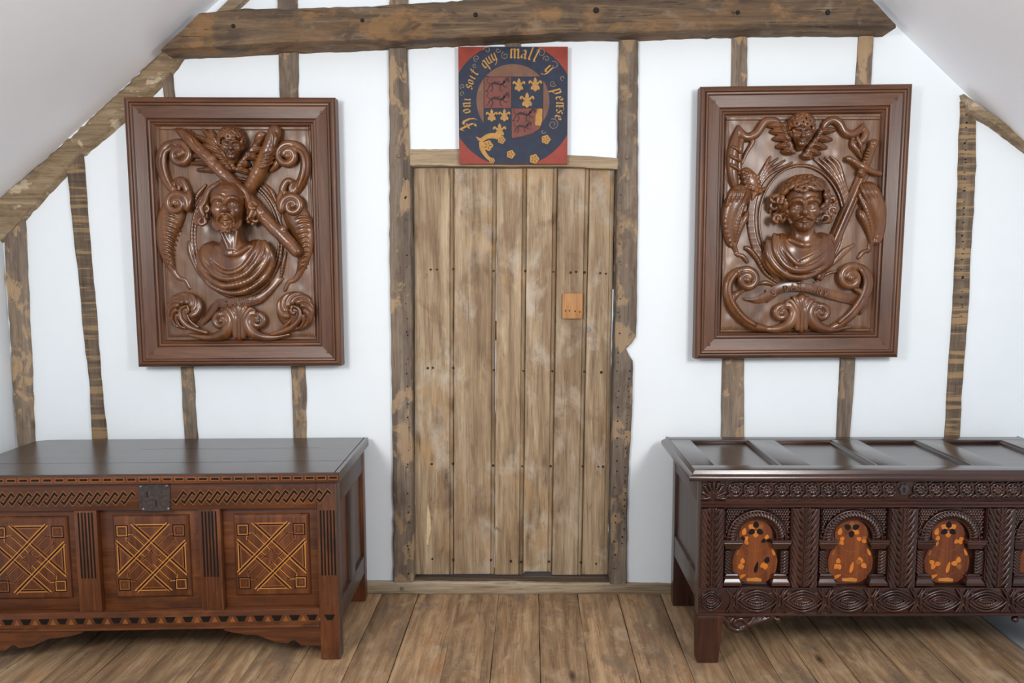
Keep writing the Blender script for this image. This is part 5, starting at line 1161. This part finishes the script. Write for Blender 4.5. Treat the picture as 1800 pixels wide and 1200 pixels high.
for gx in range(-12, 13):
    for gz in range(0, 13):
        x, z = gx * .0098 + (gz % 2) * .0049, gz * .0098 + .004
        if math.hypot(x, z) < .117 or abs(x) > .119 or z > .121: continue
        bumps.cap((x - .003, .006, z - .002), (x + .003, .003, z + .003), .0034, .0042, .0005)
bumps.box((-.121, .009, .0), (.121, .0185, .1235), .001, .001)
X, _, Z = np.meshgrid(*bumps.ax, indexing='ij', sparse=True); bumps.d = np.maximum(bumps.d, (.110 - np.sqrt(X ** 2 + Z ** 2)).astype(np.float32)); bump_m = bumps.mesh()
def moulded(w, levels):                                                  # stepped block: (half width extra, depth, z)
    m = MB(); m.rings([[(-w / 2 - d, yb, z), (w / 2 + d, yb, z), (w / 2 + d, -o, z), (-w / 2 - d, -o, z)] for d, o, z in levels for yb in (.026,)]); return m.mesh(30)
imp = moulded(.056, [(-.004, -.006, -.020), (-.002, -.002, -.018), (.0, .0, -.010), (.003, .002, -.002), (.006, .007, .001), (.007, .008, .008), (.004, .006, .011), (.008, .010, .012), (.009, .011, .017), (.006, .009, .019)])
ped = moulded(.050, [(.009, .010, -.020), (.009, .010, -.010), (.006, .007, -.007), (.003, .004, .000), (.0, .001, .004), (.004, .003, .006), (.004, .003, .013), (-.002, -.002, .016), (-.003, -.004, .020)])
col = SDF((-.018, -.006, -.046), (.018, .024, .046), .0016); col.box((-.015, .003, -.045), (.015, .024, .045), .002, .001)
for k in range(-1, 8): z = -.046 + k * .0125; col.curve([(-.013, .003, z, .003), (-.003, -.0005, z + .006, .0052), (.008, -.0005, z + .017, .0052), (.013, .003, z + .026, .003)], .0008, 3)
X, _, Z = np.meshgrid(*col.ax, indexing='ij', sparse=True); col.d = np.maximum(col.d, (np.maximum(np.abs(X) - .016, np.abs(Z) - .0455)).astype(np.float32)); col_m = col.mesh()
pear = []
for t in np.linspace(0, math.pi, 33):
    z = .436 + .126 * math.cos(t); u = (z - .436) / .126
    hw_ = np.interp(u, [-1, -.96, -.8, -.6, -.3, -.05, .15, .35, .55, .75, .9, 1], [.022, .045, .070, .082, .086, .078, .064, .060, .063, .055, .036, .010]); pear.append((hw_, z))
pear = pear + [(-x, z) for x, z in pear[::-1]]
def petal(cx, cz, L, W_, a):
    P = []
    for t in np.linspace(0, 2 * math.pi, 12, endpoint=False):
        x, z = L / 2 * math.cos(t), W_ / 2 * math.sin(t) * (1 - .35 * math.cos(t)); P.append((cx + x * math.cos(a) - z * math.sin(a), cz + x * math.sin(a) + z * math.cos(a)))
    return P
for bi, (x0, x1) in enumerate(bx):
    cx = (x0 + x1) / 2
    pr(MB().box(x0, x1, .027, .040, .3025, .6115, .0005), 'back_panel', 'dark')
    mq = MB().prism([(cx + x, z) for x, z in pear], .0225, .0272).build('marquetry_panel', MT['marq'], CR)
    link('carved_arch', rope_m, MT['dark'], CR, (cx, .010, .486))
    o = link('spandrel', bump_m, MT['dark'], CR, (cx, .0075, .487))
    for g in (-1, 1):
        xx = cx + g * ((x1 - x0) / 2 - .0335); xc = cx + g * ((x1 - x0) / 2 - .0175)
        link('impost', imp, MT['dark'], CR, (xx, .002, .468)); link('pedestal', ped, MT['dark'], CR, (xx, .002, .331)); c = link('carved_column', col_m, MT['darkv'], CR, (xc, .003, .400)); c.scale = (g, 1, 1)
    rr = random.Random(40 + bi); Y = .0222
    cnt_ = [0]
    def inl(P, mt, name='inlay_petal'):
        cnt_[0] += 1; MB().prism([(cx + x, z) for x, z in P], Y - .0001 - .00006 * cnt_[0], Y + .0008).build(name, MT[mt], mq)
    fl_ = [(90, 'ebony'), (210, 'ebony'), (330, 'ebony'), (150, 'amber' if bi != 1 else 'marq'), (30, 'amber' if bi == 2 else 'boxd'), (270, 'amber')]
    for a, mt in fl_[::-1]: a_ = math.radians(a + (0 if bi != 1 else 60)); inl(petal(.019 * math.cos(a_), .520 + .019 * math.sin(a_), .027, .022, a_), mt)
    inl(petal(-.044, .512, .028, .016, 1.4), 'amber')
    for (x, z), s in (((-.042, .476), .8), ((.040, .480), .8), ((-.046, .385), .9), ((.042, .388), 1.0)):
        for k in range(3):
            a_ = 2.1 * k + rr.uniform(0, 2); inl(petal(x + .014 * s * math.cos(a_), z + .014 * s * math.sin(a_), .024 * s, .019 * s, a_), rr.choice(['amber', 'ebony', 'amber'] if bi in (0, 3) else ['amber', 'boxd', 'amber']))
    inl(petal(.006, .372, .045, .013, 1.35), 'ebony' if bi == 0 else 'amber', 'inlay_leaf'); inl(petal(.068, .432, .03, .010, 2.0), 'amber', 'inlay_leaf'); inl(petal(-.066, .43, .024, .009, 1.2), 'boxd', 'inlay_leaf')
    inl(petal(-.048, .336, .034, .012, .5), 'amber', 'inlay_leaf'); inl([(-.028, .318), (.026, .316), (.028, .326), (.008, .332), (-.01, .33), (-.03, .328)], 'box', 'inlay_base'); 
    vs = MB()
    for P in ([(0, .33), (0, .42), (0, .51)], [(0, .335), (-.03, .35), (-.066, .385), (-.06, .42), (-.03, .41), (-.028, .385)], [(0, .335), (.03, .35), (.066, .385), (.06, .42), (.03, .41), (.028, .385)], [(0, .43), (-.03, .445), (-.055, .475), (-.04, .495)], [(0, .43), (.03, .445), (.055, .475), (.04, .497)]):
        vs.strip([(cx + c[0], c[1]) for c in catmull(P, 6)], .0016, Y - .0003)
    vs.build('inlay_stem', MT['boxd'], mq, 180)['kind'] = 'stuff'
# --- scroll brackets under the rail
def brk(g, xo, name='scroll_bracket'):
    S = SDF((min(0, g * .235), -.012, -.075), (max(0, g * .235), .022, .004), .0022)
    pts = []; c = (.062, -.036)
    S.curve([(g * .0, .006, -.01, .012), (g * .02, .006, -.03, .012), (g * .034, .004, -.052, .011), (g * .062, .002, -.064, .010), (g * .09, .002, -.052, .010), (g * .094, .001, -.032, .009), (g * .078, .0, -.018, .008), (g * .056, -.001, -.022, .007), (g * .05, -.002, -.038, .007), (g * .064, -.003, -.044, .006)], .001, 5)
    S.ell((g * .066, .008, -.036), (.034, .010, .026), .002)
    for k in range(4): S.curve([(g * (.07 + k * .02), .002, -.058 + k * .010, .007), (g * (.105 + k * .018), .0, -.040 + k * .006, .009), (g * (.125 + k * .02), .002, -.016 + k * .002, .006)], .001, 4)
    S.curve([(g * .0, .01, -.004, .010), (g * .1, .01, -.006, .011), (g * .19, .008, -.010, .009), (g * .215, .004, -.018, .010)], .002, 5); S.ell((g * .214, .002, -.020), (.013, .013, .012), .001)
    o = link(name, S.mesh(), MT['dark'], CR, (xo, .012, .190))
brk(1, .0925); brk(-1, RW - .0925)
# --- ends
for xs, xe in ((.002, .03), (RW - .03, RW - .002)):
    xm = (xs + xe) / 2
    pr(MB().box(xs, xe, .0555, RD - .0555, .615, .718, .002), 'end_rail', 'lidside'); pr(MB().box(xs, xe, .0555, RD - .0555, .235, .325, .002), 'end_rail', 'lidside')
    pr(MB().box(xm - .003, xm + .004, .0555, RD - .0555, .3255, .6145), 'end_panel', 'lidside')
pr(MB().box(-.0012, .003, .0005, .0555, .192, .718, .0008), 'stile_face', 'lidside')
pr(MB().box(.0925, RW - .0925, RD - .025, RD - .005, .2, .7), 'back_board', 'dark'); pr(MB().box(.031, RW - .031, .046, RD - .026, .21, .23), 'bottom_board', 'dark')
# --- panelled lid
lx0, lx1, ly0, ly1 = -.047, RW + .035, -.036, RD + .012
lid = empty('lid'); lid.parent = CR
def lr(x0, x1, y0, y1, name='lid_rail', z0=.7225, z1=.760): return MB().box(x0, x1, y0, y1, z0, z1, .002).build(name, MT['lid'], lid)
lr(lx0 + .02, lx1 - .02, -.018, .052); lr(lx0 + .02, lx1 - .02, ly1 - .075, ly1 - .018)
pan = [(.062, .318), (.427, .683), (.792, 1.048), (1.157, 1.42)]
edges = [lx0 + .02] + [v for p in pan for v in p] + [lx1 - .02]
for k in range(0, len(edges), 2): lr(edges[k], edges[k + 1], .0525, ly1 - .0755, 'lid_muntin')
for k, (x0, x1) in enumerate(pan):
    MB().box(x0, x1, .0525, ly1 - .0755, .725, .744).build('lid_panel', MT['lid'], lid)
    # moulding on one long side of the panel, as the photo shows
    m = MB(); prof = [(0, .744), (.0, .760), (-.006, .7595), (-.009, .754), (-.014, .756), (-.019, .752), (-.022, .744)]
    m.rings([[(x1 + d, y, z) for d, z in prof] for y in (.053, ly1 - .076)]); m.build('panel_moulding', MT['lid'], lid, 30)
    MB().box(x0, x1, ly1 - .083, ly1 - .0757, .744, .758, .002).build('panel_moulding', MT['dark'], lid)
# rounded thumbnail edge round front and ends
pf = [(.0, .7205), (-.010, .7208), (-.017, .7235), (-.0195, .730), (-.018, .738), (-.013, .7435), (-.009, .746), (-.006, .7465), (-.004, .752), (.0, .760)]
C4 = [(lx0 + .019, ly1 - .0), (lx0 + .019, -.0185), (lx1 - .019, -.0185), (lx1 - .019, ly1 - .0)]
R = []
for i, (cx_, cy_) in enumerate(C4):
    dx = {0: (1, 0), 1: (1, 1), 2: (-1, 1), 3: (-1, 0)}[i]
    R.append([(cx_ + dx[0] * d * (1.35 if True else 1), cy_ + dx[1] * d, z) for d, z in pf])
for a_, b_, nme in ((0, 1, 'end'), (1, 2, 'front'), (2, 3, 'end')):
    RR = [[tuple(np.array(p) * (1 - t) + np.array(q) * t) for p, q in zip(R[a_], R[b_])] for t in np.linspace(0, 1, 14)]
    MB().rings(RR).build('lid_moulding', MT['dark'] if nme == 'front' else MT['lid'], lid, 35)
